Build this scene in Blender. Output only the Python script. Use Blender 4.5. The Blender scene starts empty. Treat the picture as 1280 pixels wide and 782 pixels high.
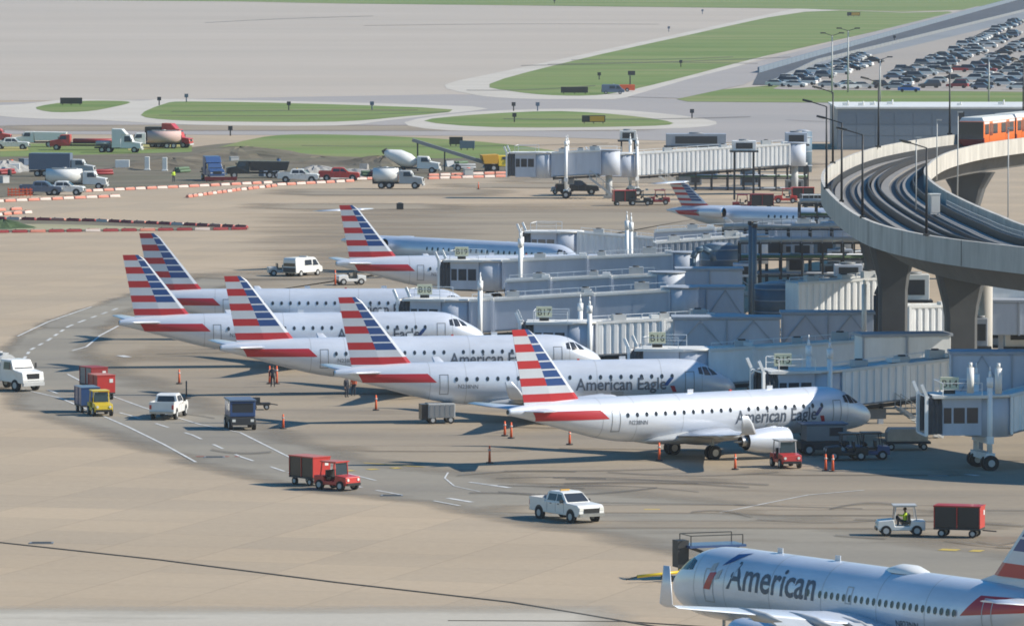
import bpy, bmesh, math, random
from math import radians as R, sin, cos, pi, sqrt, atan2
from mathutils import Vector, Matrix
random.seed(7)
S = bpy.context.scene
COL = S.collection

# ------------------------------------------------------------ camera, sky, sun
H = 40.2; F = 8300.0; YH = -126.0
TH = math.atan((391 - YH) / F)
cd = bpy.data.cameras.new('camera'); cam = bpy.data.objects.new('camera', cd); COL.objects.link(cam)
cam.location = (0, 0, H); cam.rotation_euler = (pi/2 - TH, 0, 0)
cd.sensor_width = 36; cd.lens = F / 1280 * 36; cd.clip_start = 5; cd.clip_end = 30000
S.camera = cam
SUN_EL, SUN_AZ = R(36), R(93.5)
w = bpy.data.worlds.new('World'); S.world = w; w.use_nodes = True
nt = w.node_tree; sk = nt.nodes.new('ShaderNodeTexSky'); sk.sky_type = 'NISHITA'; sk.sun_disc = False
sk.sun_elevation = SUN_EL; sk.sun_rotation = SUN_AZ; sk.air_density = 1.3; sk.dust_density = .4; sk.ozone_density = 2.5
hs = nt.nodes.new('ShaderNodeHueSaturation'); hs.inputs['Saturation'].default_value = 1.55; nt.links.new(sk.outputs[0], hs.inputs['Color'])
bg = nt.nodes['Background']; nt.links.new(hs.outputs[0], bg.inputs[0]); bg.inputs[1].default_value = 0.10
sl = bpy.data.lights.new('sun', 'SUN'); sl.energy = 4.9; sl.angle = R(0.5); sl.color = (1, .92, .79)
so = bpy.data.objects.new('sun', sl); COL.objects.link(so)
sd = Vector((sin(SUN_AZ)*cos(SUN_EL), cos(SUN_AZ)*cos(SUN_EL), sin(SUN_EL)))
so.rotation_euler = sd.to_track_quat('Z', 'Y').to_euler(); so.location = (200, 0, 200)
S.view_settings.view_transform = 'Standard'; S.view_settings.look = 'None'
S.view_settings.exposure = 0.34; S.view_settings.gamma = 1
S.render.resolution_x = 1024; S.render.resolution_y = 625
S.cycles.pixel_filter_type = 'BLACKMAN_HARRIS'; S.cycles.filter_width = 1.75
S.cycles.max_bounces = 5; S.cycles.volume_bounces = 0

def P(px, py, z=0.0):
    """point at height z that lies on the ray through a photograph pixel"""
    dx = (px-640)/F; dy = (391-py)/F
    d = Vector((dx, cos(TH)+dy*sin(TH), -sin(TH)+dy*cos(TH)))
    t = (z-H)/d.z
    return Vector((d.x*t, d.y*t, z))

# ------------------------------------------------------------ materials
MATS = {}
def mat(name, col, rough=.6, metal=0, var=.0, scale=1.0, bump=0, coat=0, dirt=None, stretch=(1,1,1)):
    if name in MATS: return MATS[name]
    m = bpy.data.materials.new(name); m.use_nodes = True; n = m.node_tree.nodes; l = m.node_tree.links
    b = n['Principled BSDF']; b.inputs['Roughness'].default_value = rough; b.inputs['Metallic'].default_value = metal
    b.inputs['Base Color'].default_value = (*col, 1)
    if coat: b.inputs['Coat Weight'].default_value = coat
    if var or bump:
        tc = n.new('ShaderNodeTexCoord'); mp = n.new('ShaderNodeMapping'); mp.inputs['Scale'].default_value = stretch
        l.new(tc.outputs['Object'], mp.inputs[0])
        nz = n.new('ShaderNodeTexNoise'); nz.inputs['Scale'].default_value = scale; nz.inputs['Detail'].default_value = 6
        nz.inputs['Roughness'].default_value = .65
        l.new(mp.outputs[0], nz.inputs['Vector'])
        if var:
            r = n.new('ShaderNodeValToRGB'); r.color_ramp.elements[0].position = .3; r.color_ramp.elements[1].position = .7
            d = dirt or tuple(c*(1-var) for c in col)
            r.color_ramp.elements[0].color = (*d, 1); r.color_ramp.elements[1].color = (*[min(1, c*(1+var*.5)) for c in col], 1)
            l.new(nz.outputs['Fac'], r.inputs[0]); l.new(r.outputs[0], b.inputs['Base Color'])
        if bump:
            bp = n.new('ShaderNodeBump'); bp.inputs['Strength'].default_value = bump; bp.inputs['Distance'].default_value = .05
            l.new(nz.outputs['Fac'], bp.inputs['Height']); l.new(bp.outputs[0], b.inputs['Normal'])
    MATS[name] = m
    return m

def ground_mat(name, a, b2, c, big=.012, mid=.07, joints=False, soft=False, streak=(1, 4, 1), rough=.9):
    """three tones mixed by wide patches, drawn out streaks and fine grain"""
    m = bpy.data.materials.new(name); m.use_nodes = True; n = m.node_tree.nodes; l = m.node_tree.links
    b = n['Principled BSDF']; b.inputs['Roughness'].default_value = rough
    b.inputs['Specular IOR Level'].default_value = .25
    geo = n.new('ShaderNodeNewGeometry')
    def noise(sc, stretch=(1,1,1), det=5, ro=.6):
        mp = n.new('ShaderNodeMapping'); mp.inputs['Scale'].default_value = stretch; l.new(geo.outputs['Position'], mp.inputs[0])
        z = n.new('ShaderNodeTexNoise'); z.inputs['Scale'].default_value = sc; z.inputs['Detail'].default_value = det
        z.inputs['Roughness'].default_value = ro
        l.new(mp.outputs[0], z.inputs['Vector']); return z.outputs['Fac']
    def mapr(v, lo, hi, o0=0, o1=1):
        r = n.new('ShaderNodeMapRange'); r.inputs[1].default_value = lo; r.inputs[2].default_value = hi
        r.inputs[3].default_value = o0; r.inputs[4].default_value = o1
        l.new(v, r.inputs[0]); return r.outputs[0]
    def mix(f, x, y, mode='MIX'):
        q = n.new('ShaderNodeMix'); q.data_type = 'RGBA'; q.blend_type = mode
        if isinstance(f, float): q.inputs[0].default_value = f
        else: l.new(f, q.inputs[0])
        for i, v in ((6, x), (7, y)):
            if isinstance(v, tuple): q.inputs[i].default_value = (*v, 1)
            else: l.new(v, q.inputs[i])
        return q.outputs[2]
    f1 = mapr(noise(big, streak), .38, .62); f2 = mapr(noise(mid, (.22, 1, 1)), .45, .72)
    colr = mix(f1, a, b2); colr = mix(mapr(f2, 0, 1, 0, .75), colr, c)
    g = mapr(noise(1.7, (1, 1, 1), 8, .7), .25, .75, .90, 1.08)
    vm = n.new('ShaderNodeVectorMath'); vm.operation = 'SCALE'; l.new(colr, vm.inputs[0]); l.new(g, vm.inputs['Scale'])
    out = vm.outputs[0]
    if joints:
        mp = n.new('ShaderNodeMapping'); mp.inputs['Rotation'].default_value = (0, 0, R(17)); l.new(geo.outputs['Position'], mp.inputs[0])
        br = n.new('ShaderNodeTexBrick'); br.offset = 0; br.inputs['Scale'].default_value = 1
        br.inputs['Brick Width'].default_value = 7.6; br.inputs['Row Height'].default_value = 7.6
        br.inputs['Mortar Size'].default_value = .05; br.inputs['Mortar Smooth'].default_value = .6
        br.inputs['Color1'].default_value = (.93, .94, .95, 1); br.inputs['Color2'].default_value = (1.05, 1.04, 1.02, 1)
        br.inputs['Mortar'].default_value = (.76, .75, .74, 1)
        l.new(mp.outputs[0], br.inputs[0])
        out = mix(1.0, out, br.outputs['Color'], 'MULTIPLY')
    l.new(out, b.inputs['Base Color'])
    if soft:
        at = n.new('ShaderNodeAttribute'); at.attribute_name = 'edge'
        ad = n.new('ShaderNodeMath'); ad.operation = 'ADD'; l.new(at.outputs['Fac'], ad.inputs[0])
        l.new(mapr(noise(.12, (.3, 1, 1), 6), .2, .8, -.45, .45), ad.inputs[1])
        # wear fades out at the rim of the patch
        mu = n.new('ShaderNodeMath'); mu.operation = 'MULTIPLY'; l.new(mapr(ad.outputs[0], .15, .9), mu.inputs[0]); l.new(mapr(at.outputs['Fac'], 0, .3), mu.inputs[1])
        if name == 'rubber_stain':
            m2 = n.new('ShaderNodeMath'); m2.operation = 'MULTIPLY'; m2.inputs[1].default_value = .42; l.new(mu.outputs[0], m2.inputs[0]); l.new(m2.outputs[0], b.inputs['Alpha'])
        else: l.new(mu.outputs[0], b.inputs['Alpha'])
    MATS[name] = m
    return m

M = dict(
 apron=ground_mat('apron_concrete', (.402,.316,.222), (.438,.347,.247), (.372,.300,.220), joints=True),
 farapron=ground_mat('far_concrete', (.425,.37,.31), (.455,.40,.34), (.385,.345,.295), big=.004, mid=.012),
 worn=ground_mat('worn_apron', (.300,.248,.185), (.335,.275,.200), (.205,.178,.142), big=.02, soft=True, mid=.1),
 road=ground_mat('service_road_tarmac', (.250,.225,.185), (.29,.258,.205), (.195,.178,.150), soft=True),
 stainm=ground_mat('rubber_stain', (.13,.12,.11), (.16,.15,.13), (.11,.1,.095), soft=True),
 light=ground_mat('pale_shoulder', (.52,.48,.42), (.47,.43,.37), (.55,.51,.45), big=.01),
 pale=ground_mat('pale_concrete_patch', (.47,.43,.36), (.44,.39,.32), (.42,.39,.33), soft=True),
 taxi=ground_mat('taxiway_grey', (.33,.305,.29), (.36,.33,.31), (.30,.285,.275), big=.006, mid=.02),
 grass=ground_mat('grass_ground', (.120,.185,.042), (.170,.232,.066), (.275,.255,.115), big=.02, mid=.05, streak=(.5,2,1)),
 pale_t=ground_mat('dry_turf', (.34,.31,.19), (.38,.34,.22), (.24,.24,.12), mid=.2),
 dirt=ground_mat('bare_dirt', (.130,.108,.075), (.215,.185,.135), (.080,.085,.045), big=.03, mid=.12),
 lot=ground_mat('car_park_surface', (.34,.30,.26), (.37,.33,.285), (.30,.275,.25), big=.01, mid=.02),
 hwy=ground_mat('dark_road', (.075,.085,.10), (.09,.10,.115), (.065,.072,.085), big=.01, mid=.02),
 hwy2=ground_mat('grey_road', (.22,.235,.25), (.25,.265,.28), (.19,.205,.22), big=.01, mid=.02),
 paintw=mat('white_road_paint', (.62,.62,.60), .8, var=.35, scale=.9),
 painty=mat('yellow_road_paint', (.55,.40,.08), .8, var=.3, scale=.9),
 paintr=mat('red_road_paint', (.42,.07,.05), .8, var=.3, scale=.9),
 silver=mat('aircraft_silver_paint', (.66,.70,.77), .38, .22, var=.13, scale=.5, stretch=(.5,1,2), coat=.3),
 finsilver=mat('fin_silver_paint', (.56,.59,.64), .4, .1, var=.06, scale=.6),
 belly=mat('aircraft_grey', (.42,.44,.46), .4, 0, var=.1, scale=.8),
 whitep=mat('white_paint', (.74,.74,.72), .4, var=.06, scale=1.2, coat=.2),
 red=mat('flag_red', (.44,.022,.03), .35, coat=.2), blue=mat('flag_blue', (.012,.055,.20), .35, coat=.2),
 navy=mat('dark_lettering', (.085,.105,.14), .5),
 glass=mat('dark_glass', (.035,.042,.052), .12), glassb=mat('blue_glass', (.03,.05,.07), .1),
 rubber=mat('black_rubber', (.018,.018,.018), .85), dark=mat('dark_metal', (.035,.037,.04), .6),
 metal=mat('bare_metal', (.42,.42,.42), .35, .8, var=.15, scale=2),
 chrome=mat('polished_metal', (.7,.7,.7), .18, 1),
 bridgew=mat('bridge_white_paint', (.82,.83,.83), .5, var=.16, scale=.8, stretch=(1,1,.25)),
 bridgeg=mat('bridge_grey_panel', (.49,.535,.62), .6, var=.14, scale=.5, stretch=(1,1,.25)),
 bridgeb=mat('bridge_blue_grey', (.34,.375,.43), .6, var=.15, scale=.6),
 roofw=mat('bridge_roof_white', (.70,.70,.68), .6, var=.12, scale=.7),
 bellows=mat('canopy_bellows', (.10,.105,.115), .9, var=.2, scale=2),
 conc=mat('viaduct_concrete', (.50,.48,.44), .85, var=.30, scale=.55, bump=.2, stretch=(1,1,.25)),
 conc_shaded=mat('shaded_pier_concrete', (.095,.10,.105), .85, var=.18, scale=.4, bump=.2),  # shade under the deck is put into this dark base colour
 deck=mat('guideway_deck', (.13,.13,.13), .85, var=.2, scale=.4),
 pad=mat('running_pad', (.25,.24,.225), .8, var=.2, scale=.5),
 rail=mat('guide_rail', (.035,.035,.037), .6),
 orange=mat('train_orange', (.75,.17,.035), .35, coat=.3), sorange=mat('safety_orange', (.80,.13,.04), .6),
 redv=mat('vehicle_red', (.50,.035,.028), .4, coat=.3, var=.1), darkred=mat('faded_red', (.30,.03,.03), .5, var=.15),
 bluev=mat('vehicle_blue', (.035,.085,.22), .4, coat=.3, var=.1), brightblue=mat('bright_blue', (.02,.16,.60), .35),
 yellow=mat('vehicle_yellow', (.70,.50,.02), .4, coat=.3, var=.08), hiviz=mat('hi_vis_yellow', (.60,.80,.05), .7),
 skin=mat('skin', (.35,.2,.14), .6), pants=mat('dark_trousers', (.03,.035,.05), .8), hair=mat('dark_hair', (.02,.015,.012), .7),
 black=mat('black_paint', (.02,.021,.023), .4, coat=.2), grey=mat('grey_paint', (.22,.23,.24), .5, var=.1),
 lgrey=mat('light_grey_paint', (.45,.46,.46), .5, var=.1), slate=mat('slate_blue_paint', (.11,.15,.22), .4),
 post=mat('lamp_post_black', (.025,.027,.03), .5), postg=mat('lamp_post_grey', (.42,.43,.43), .5),
 facade=mat('blue_grey_facade', (.17,.215,.27), .5, var=.06, scale=.15), signy=mat('sign_face', (.62,.62,.44), .6), amber=mat('amber_sign', (.62,.33,.03), .5),
 barw=mat('barrier_white', (.58,.50,.45), .7, var=.1), baro=mat('barrier_orange_red', (.55,.20,.14), .7, var=.15),
 gravel=mat('grey_gravel', (.33,.32,.30), .95, var=.3, scale=1.5, bump=.6), green=mat('pipe_green', (.10,.16,.09), .7),
 pinkw=mat('pale_pink', (.6,.42,.38), .7), dgreen=mat('dark_leaf', (.05,.085,.025), .8, var=.3),
 light_lamp=mat('lamp_glass', (.75,.75,.7), .3), beige=mat('beige_panel', (.50,.40,.27), .7, var=.2, scale=.6),
 teal=mat('blue_tank_paint', (.10,.16,.22), .5, var=.2, scale=.6),
)

# ------------------------------------------------------------ helpers
def link(o): COL.objects.link(o); return o
def tag(o, label=None, cat=None, group=None, kind=None):
    if label: o['label'] = label
    if cat: o['category'] = cat
    if group: o['group'] = group
    if kind: o['kind'] = kind
    return o
def empty(name, loc=(0,0,0), rz=0.0, label=None, cat=None, group=None):
    o = bpy.data.objects.new(name, None); link(o); o.location = loc; o.rotation_euler = (0, 0, rz)
    o.empty_display_size = .5
    return tag(o, label, cat, group)
def kids(o): return [c for c in COL.objects if c.parent is o]
def copy_tree(o, loc=None, rz=None, label=None, parent=None):
    def cp2(s, par):
        c = s.copy(); COL.objects.link(c); lst = []
        if par is not None: c.parent = par
        for ch in TREE.get(s.name, ()): lst.append(cp2(ch, c))
        TREE[c.name] = lst
        return c
    c = cp2(o, parent)
    if loc is not None: c.location = loc
    if rz is not None: c.rotation_euler = (0, 0, rz)
    if label: c['label'] = label
    return c
TREE = {}

class MB:
    def __init__(s): s.v = []; s.f = []; s.m = []; s.mats = []; s.sm = []
    def mi(s, m):
        if m not in s.mats: s.mats.append(m)
        return s.mats.index(m)
    def add(s, vs, fs, m=None, smooth=False):
        o = len(s.v); s.v += [tuple(v) for v in vs]; k = s.mi(m)
        for f in fs: s.f.append([o+i for i in f]); s.m.append(k); s.sm.append(smooth)
        return s
    def box(s, c, d, m=None, rz=0, top=None, ry=0):
        """box by centre and size; top=(sx,sy) scales the upper face"""
        x, y, z = d[0]/2, d[1]/2, d[2]/2; tx, ty = top or (1, 1)
        vs = [(-x,-y,-z),(x,-y,-z),(x,y,-z),(-x,y,-z),(-x*tx,-y*ty,z),(x*tx,-y*ty,z),(x*tx,y*ty,z),(-x*tx,y*ty,z)]
        mt = Matrix.Rotation(rz, 4, 'Z') @ Matrix.Rotation(ry, 4, 'Y')
        vs = [mt @ Vector(v) + Vector(c) for v in vs]
        return s.add(vs, [(0,3,2,1),(4,5,6,7),(0,1,5,4),(1,2,6,5),(2,3,7,6),(3,0,4,7)], m)
    def bar(s, a, b, w, m=None, h=None):
        a = Vector(a); b = Vector(b); d = b-a; L = d.length
        if L < 1e-6: return s
        q = d.to_track_quat('X', 'Z'); h = h or w
        vs = [q @ Vector(v) + a for v in ((0,-w/2,-h/2),(L,-w/2,-h/2),(L,w/2,-h/2),(0,w/2,-h/2),(0,-w/2,h/2),(L,-w/2,h/2),(L,w/2,h/2),(0,w/2,h/2))]
        return s.add(vs, [(0,3,2,1),(4,5,6,7),(0,1,5,4),(1,2,6,5),(2,3,7,6),(3,0,4,7)], m)
    def cyl(s, a, b, r, m=None, r2=None, n=14, caps=True):
        a = Vector(a); b = Vector(b); r2 = r if r2 is None else r2
        q = (b-a).to_track_quat('Z', 'X'); vs = []
        for p, rr in ((a, r), (b, r2)):
            for i in range(n):
                t = 2*pi*i/n; vs.append(q @ Vector((rr*cos(t), rr*sin(t), 0)) + p)
        s.add(vs, [(i, (i+1)%n, n+(i+1)%n, n+i) for i in range(n)], m, True)
        if caps: s.add(vs[:n], [tuple(range(n-1,-1,-1))], m); s.add(vs[n:], [tuple(range(n))], m)
        return s
    def loft(s, rings, m=None, smooth=True, closed=True, caps=True):
        n = len(rings[0]); vs = [p for r in rings for p in r]; fs = []
        for j in range(len(rings)-1):
            for i in range(n if closed else n-1):
                fs.append((j*n+i, j*n+(i+1)%n, (j+1)*n+(i+1)%n, (j+1)*n+i))
        s.add(vs, fs, m, smooth)
        if caps and closed:
            s.add(rings[0], [tuple(range(n-1,-1,-1))], m); s.add(rings[-1], [tuple(range(n))], m)
        return s
    def prism(s, prof, y0, y1, m=None, wtop=None):
        """side profile (x,z) extruded across y; wtop(z)->half-width factor"""
        f = wtop or (lambda z: 1.0); n = len(prof); c = (y0+y1)/2; hw = (y1-y0)/2
        vs = [(x, c-hw*f(z), z) for x, z in prof] + [(x, c+hw*f(z), z) for x, z in prof]
        fs = [tuple(range(n)), tuple(range(2*n-1, n-1, -1))] + [(i, n+i, n+(i+1)%n, (i+1)%n) for i in range(n)]
        return s.add(vs, fs, m)
    def quad(s, a, b, c, d, m=None): return s.add([a,b,c,d], [(0,1,2,3)], m)
    def build(s, name, m=None, parent=None, kind=None, bevel=0, label=None):
        me = bpy.data.meshes.new(name); me.from_pydata([tuple(v) for v in s.v], [], s.f)
        mats = [x if x is not None else m for x in s.mats] or [m]
        for x in mats: me.materials.append(x)
        me.polygons.foreach_set('material_index', s.m); me.polygons.foreach_set('use_smooth', s.sm)
        bm = bmesh.new(); bm.from_mesh(me)
        if len(bm.verts) < 60000:
            bmesh.ops.remove_doubles(bm, verts=bm.verts, dist=.0004)
            bmesh.ops.recalc_face_normals(bm, faces=bm.faces)
        bm.to_mesh(me); bm.free(); me.update()
        o = bpy.data.objects.new(name, me); link(o)
        if bevel:
            bv = o.modifiers.new('bevel', 'BEVEL'); bv.width = bevel; bv.segments = 2; bv.limit_method = 'ANGLE'
        if parent is not None: o.parent = parent; TREE.setdefault(parent.name, []).append(o)
        if kind: o['kind'] = kind
        if label: o['label'] = label
        return o
def dupe(o, loc, parent=None, rot=None):
    c = o.copy(); COL.objects.link(c); c.location = loc
    p = parent or o.parent
    if p is not None: c.parent = p; TREE.setdefault(p.name, []).append(c)
    if rot: c.rotation_euler = rot
    return c

# ------------------------------------------------------------ ground
def sheet(name, pts, m, z, kind='structure', thick=0):
    vs = []
    for p in pts: q = P(p[0], p[1], z); vs.append((q.x, q.y, z))
    me = bpy.data.meshes.new(name); bm = bmesh.new()
    f = bm.faces.new([bm.verts.new(v) for v in vs]); bmesh.ops.triangulate(bm, faces=[f]); bmesh.ops.recalc_face_normals(bm, faces=bm.faces)
    for f in bm.faces:
        if f.normal.z < 0: f.normal_flip()
    bm.to_mesh(me); bm.free(); me.materials.append(m)
    o = bpy.data.objects.new(name, me); link(o); o['kind'] = kind
    return o
def smoothpoly(pts, k=4):
    out = []; n = len(pts)
    for i in range(n):
        p0, p1, p2, p3 = (pts[(i+j-1) % n] for j in range(4))
        for s in range(k):
            t = s/k
            out.append(tuple(.5*((2*p1[c]) + (-p0[c]+p2[c])*t + (2*p0[c]-5*p1[c]+4*p2[c]-p3[c])*t*t + (-p0[c]+3*p1[c]-3*p2[c]+p3[c])*t**3) for c in (0, 1)))
    return out
def soft_sheet(name, rows, m, z, kind='structure'):
    """rows: (py, x0, x1, fade px) from far to near; opaque inside, worn away at the rim"""
    me = bpy.data.meshes.new(name); vs = []; att = []; fs = []; k = 0
    n = len(rows)
    for j, (py, x0, x1, fd) in enumerate(rows):
        for i, x in enumerate((x0-fd, x0+fd, x1-fd, x1+fd)):
            q = P(x, py, z); vs.append((q.x, q.y, z)); att.append(0.0 if (i in (0, 3) or j in (0, n-1)) else 1.0)
    for j in range(n-1):
        for i in range(3): fs.append((4*j+i, 4*(j+1)+i, 4*(j+1)+i+1, 4*j+i+1))
    me.from_pydata(vs, [], fs); a = me.attributes.new('edge', 'FLOAT', 'POINT'); a.data.foreach_set('value', att)
    me.materials.append(m); o = bpy.data.objects.new(name, me); link(o); o['kind'] = kind
    return o
g = MB(); g.quad((-4000,-500,0),(4000,-500,0),(4000,9000,0),(-4000,9000,0)); g.build('ground', M['apron'], kind='structure')
sheet('far_apron', [(-700,-90),(1900,-90),(1900,128),(900,128),(560,124),(-700,128)], M['farapron'], .02)
sheet('taxiway', [(-400,140),(-400,128),(0,128),(560,118),(800,121),(900,128),(1500,128),(1500,175),(900,178),(640,170),(-400,166)], M['taxi'], .03)
# pale concrete shoulders then the grass islands on them
sheet('shoulder', smoothpoly([(556,106),(640,87),(860,40),(995,11),(1022,12),(1060,20),(960,70),(800,119),(720,124),(640,123),(590,118)],3), M['light'], .05)
sheet('shoulder', smoothpoly([(-60,136),(30,130),(90,124),(175,126),(240,124),(590,133),(560,142),(480,151),(420,157),(240,156),(120,150),(20,147)],3), M['light'], .05)
sheet('shoulder', smoothpoly([(505,153),(590,140),(720,136),(820,141),(895,152),(860,160),(700,163),(560,163)],3), M['light'], .05)
def grass(pts, label, k=3):
    o = sheet('grass', smoothpoly(pts, k), M['grass'], .075, kind='structure'); return o
grass([(612,105),(700,80),(860,44),(1005,15),(1130,16),(1192,16),(1100,38),(1010,58),(940,74),(860,95),(790,112),(745,119),(690,119),(640,114)], '')
grass([(45,134),(90,127),(140,126),(163,128),(140,134),(110,139),(65,140)], '')
grass([(176,144),(205,130),(240,127),(400,130),(566,137),(500,146),(420,152),(300,152),(215,150)], '')
grass([(530,151),(600,143),(700,139),(790,145),(842,154),(790,158),(620,159)], '')
grass([(262,189),(330,171),(400,168),(500,171),(600,177),(690,188),(690,196),(500,198),(300,196)], '')
sheet('grass', [(846,124),(880,114),(960,107),(1400,112),(1400,131),(860,127)], M['grass'], .075)
sheet('grass', [(-400,-60),(1290,-60),(1255,3),(1215,12),(1130,15),(1000,11),(700,7.5),(420,4.5),(300,2),(-400,-4)], M['grass'], .075)
sheet('grass', [(1000,70),(1100,60),(1240,24),(1400,2),(1400,14),(1200,50),(1075,73)], M['grass'], .075)
sheet('taxiway', [(785,121),(850,123),(930,106),(955,94),(1250,8),(1222,8),(1100,38),(950,76),(860,99)], M['taxi'], .09)
sheet('road', [(941,106),(948,90),(1010,72),(1100,47),(1290,-6),(1400,-30),(1400,-8),(1290,11),(1100,58),(1020,77),(960,106)], M['hwy'], .12)
sheet('road', [(960,106),(1020,77),(1100,58),(1290,11),(1400,-8),(1400,4),(1290,22),(1100,67),(1050,76),(990,107)], M['hwy2'], .12)
sheet('car_park', [(966,111),(1050,75),(1190,43),(1400,6),(1400,116),(980,112)], M['lot'], .11)
sheet('dirt_ground', smoothpoly([(-80,196),(100,188),(240,184),(300,178),(420,186),(520,192),(640,196),(660,208),(640,217),(430,226),(240,232),(100,238),(-80,248)],2), M['dirt'], .05)
sheet('dirt_ground', [(0,180),(150,178),(240,181),(240,190),(0,196)], M['grass'], .055)
# apron wear
soft_sheet('worn_apron', [(425,250,1500,60),(455,120,1500,60),(480,60,1500,60),(520,120,1500,60),(560,330,1500,60),(600,500,1500,60),(640,700,1500,60),(665,860,1500,60),(690,1100,1500,60)], M['worn'], .02)
soft_sheet('worn_apron', [(250,520,1100,200),(268,440,1100,200),(330,420,700,150),(375,180,700,80),(410,90,800,80),(440,60,800,60),(470,80,900,60)], M['worn'], .016)
# service road: ribbon along a pixel polyline (left edge, right edge)
def ribbon(name, L_, R_, m, z):
    me = bpy.data.meshes.new(name); vs = []; att = []; fs = []; n = len(L_)
    for (a, b) in zip(L_, R_):
        for i, t in enumerate((-.10, .24, .8, 1.25)):
            q = P(a[0]+(b[0]-a[0])*t, a[1]+(b[1]-a[1])*t, z); vs.append((q.x, q.y, z)); att.append(0. if i in (0,3) else 1.)
    for j in range(n-1):
        for i in range(3): fs.append((4*j+i, 4*(j+1)+i, 4*(j+1)+i+1, 4*j+i+1))
    me.from_pydata(vs, [], fs); a = me.attributes.new('edge', 'FLOAT', 'POINT'); a.data.foreach_set('value', att)
    me.materials.append(m); o = bpy.data.objects.new(name, me); link(o); o['kind'] = 'structure'; return o
ribbon('service_road', [(260,344),(150,370),(60,398),(0,432),(-30,470),(20,512),(130,548),(245,584),(380,612),(520,630),(640,655),(820,688),(1000,720),(1300,775)],
       [(300,352),(230,372),(165,385),(130,410),(105,440),(140,465),(220,492),(330,535),(450,575),(600,594),(760,612),(950,640),(1080,662),(1300,700)], M['road'], .03)
soft_sheet('pale_patch', [(752,-200,840,60),(768,-200,760,60),(800,-200,760,60),(860,-200,800,60)], M['pale'], .02)
for k, (y, x0, x1, h) in enumerate([(225,640,900,5),(232,560,760,4),(240,350,620,6),(258,320,560,5),(160,0,800,5),(205,880,1000,8),(636,620,1200,7),(655,700,1250,7),(600,640,900,6),(560,430,640,5),(345,250,420,5),(640,930,1180,5),(590,950,1200,5)]):
    soft_sheet('tyre_stain', [(y-h,x0,x1,30),(y-h*.4,x0,x1,50),(y+h*.4,x0,x1,50),(y+h,x0,x1,30)], M['worn'] , .034+.002*k)
rt = random.Random(11)
def tyre(x0, y0, x1, y1, bow, wd, k):
    L_, R_ = [], []
    for i in range(9):
        u = i/8; x = x0+(x1-x0)*u; y = y0+(y1-y0)*u+bow*sin(pi*u); L_.append((x, y)); R_.append((x+.5, y+wd))
    ribbon('tyre_mark', L_, R_, M['stainm'], .06+.0015*k)
for k in range(34):
    if k % 3: x = rt.uniform(560, 1250); y = rt.uniform(585, 612+(x-560)*.12)
    else: x, y = rt.uniform(60, 700), rt.uniform(400, 560)
    Lx = rt.uniform(60, 260); tyre(x, y, x+Lx, y+rt.uniform(-6, 10), rt.uniform(-5, 6), rt.uniform(.8, 2.4), k)
for k in range(16):
    x, y = rt.uniform(0, 1000), rt.uniform(25, 300); Lx = rt.uniform(120, 420); tyre(x, y, x+Lx, y-rt.uniform(-3, 22)*(.6 if y < 120 else .2), rt.uniform(-2, 3), rt.uniform(.5, 1.2), 40+k)
def line(name, pts, wd, m, z=.05, dash=None):
    mb = MB(); ps = [P(x, y, z) for x, y in pts]
    for a, b in zip(ps[:-1], ps[1:]):
        d = (b-a); L = d.length; d.normalize(); nn = Vector((-d.y, d.x, 0))*wd/2
        t = 0; on = dash[0] if dash else L; step = dash[1] if dash else L
        while t < L-.01:
            e = min(t+on, L); p, q = a+d*t, a+d*e
            mb.quad(p-nn, q-nn, q+nn, p+nn); t += step
    return mb.build(name, m, kind='structure')
line('road_marking', [(148,407),(125,419),(108,433),(90,438)], .22, M['paintw'])
line('road_marking', [(22,420),(60,402),(115,383)], .2, M['paintw'])
line('road_marking', [(30,448),(38,437),(60,425),(85,408),(100,402),(150,384)], .28, M['paintw'], dash=(3,6))
line('road_marking', [(28,486),(75,497),(130,520),(160,533),(205,555),(245,577)], .2, M['paintw'])
line('road_marking', [(84,467),(105,478),(130,491),(180,509),(250,530),(300,540),(370,575),(470,600)], .18, M['paintw'])
line('road_marking', [(60,487),(110,505),(160,518),(240,543),(300,570),(360,590),(470,612),(600,636)], .22, M['paintw'], dash=(4,9))
line('road_marking', [(588,602),(637,609)], .45, M['paintw'])
line('road_marking', [(560,622),(590,627)], .4, M['paintw']); line('road_marking', [(1160,594),(1185,594)], .5, M['paintw']); line('road_marking', [(1205,592),(1222,594)], .5, M['paintw'])
line('road_marking', [(150,444),(160,446)], .8, M['paintw'])
line('road_marking', [(560,590),(556,597),(568,607),(600,614)], .12, M['paintw'])
line('road_marking', [(900,640),(1010,618)], .16, M['paintw']); line('road_marking', [(1010,618),(1080,612)], .16, M['paintw'])
line('road_marking', [(245,570),(300,570)], .35, M['paintr'], dash=(1,1.4))
line('lead_in_line', [(455,578),(530,583)], .3, M['painty']); line('lead_in_line', [(430,588),(500,584)], .8, M['painty'], dash=(.8,2))
line('lead_in_line', [(805,636),(825,636)], .5, M['painty']); line('lead_in_line', [(1175,686),(1228,688)], 1.1, M['painty'], dash=(1.2,2))
line('lead_in_line', [(140,346),(330,346)], .15, M['painty'])
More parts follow.
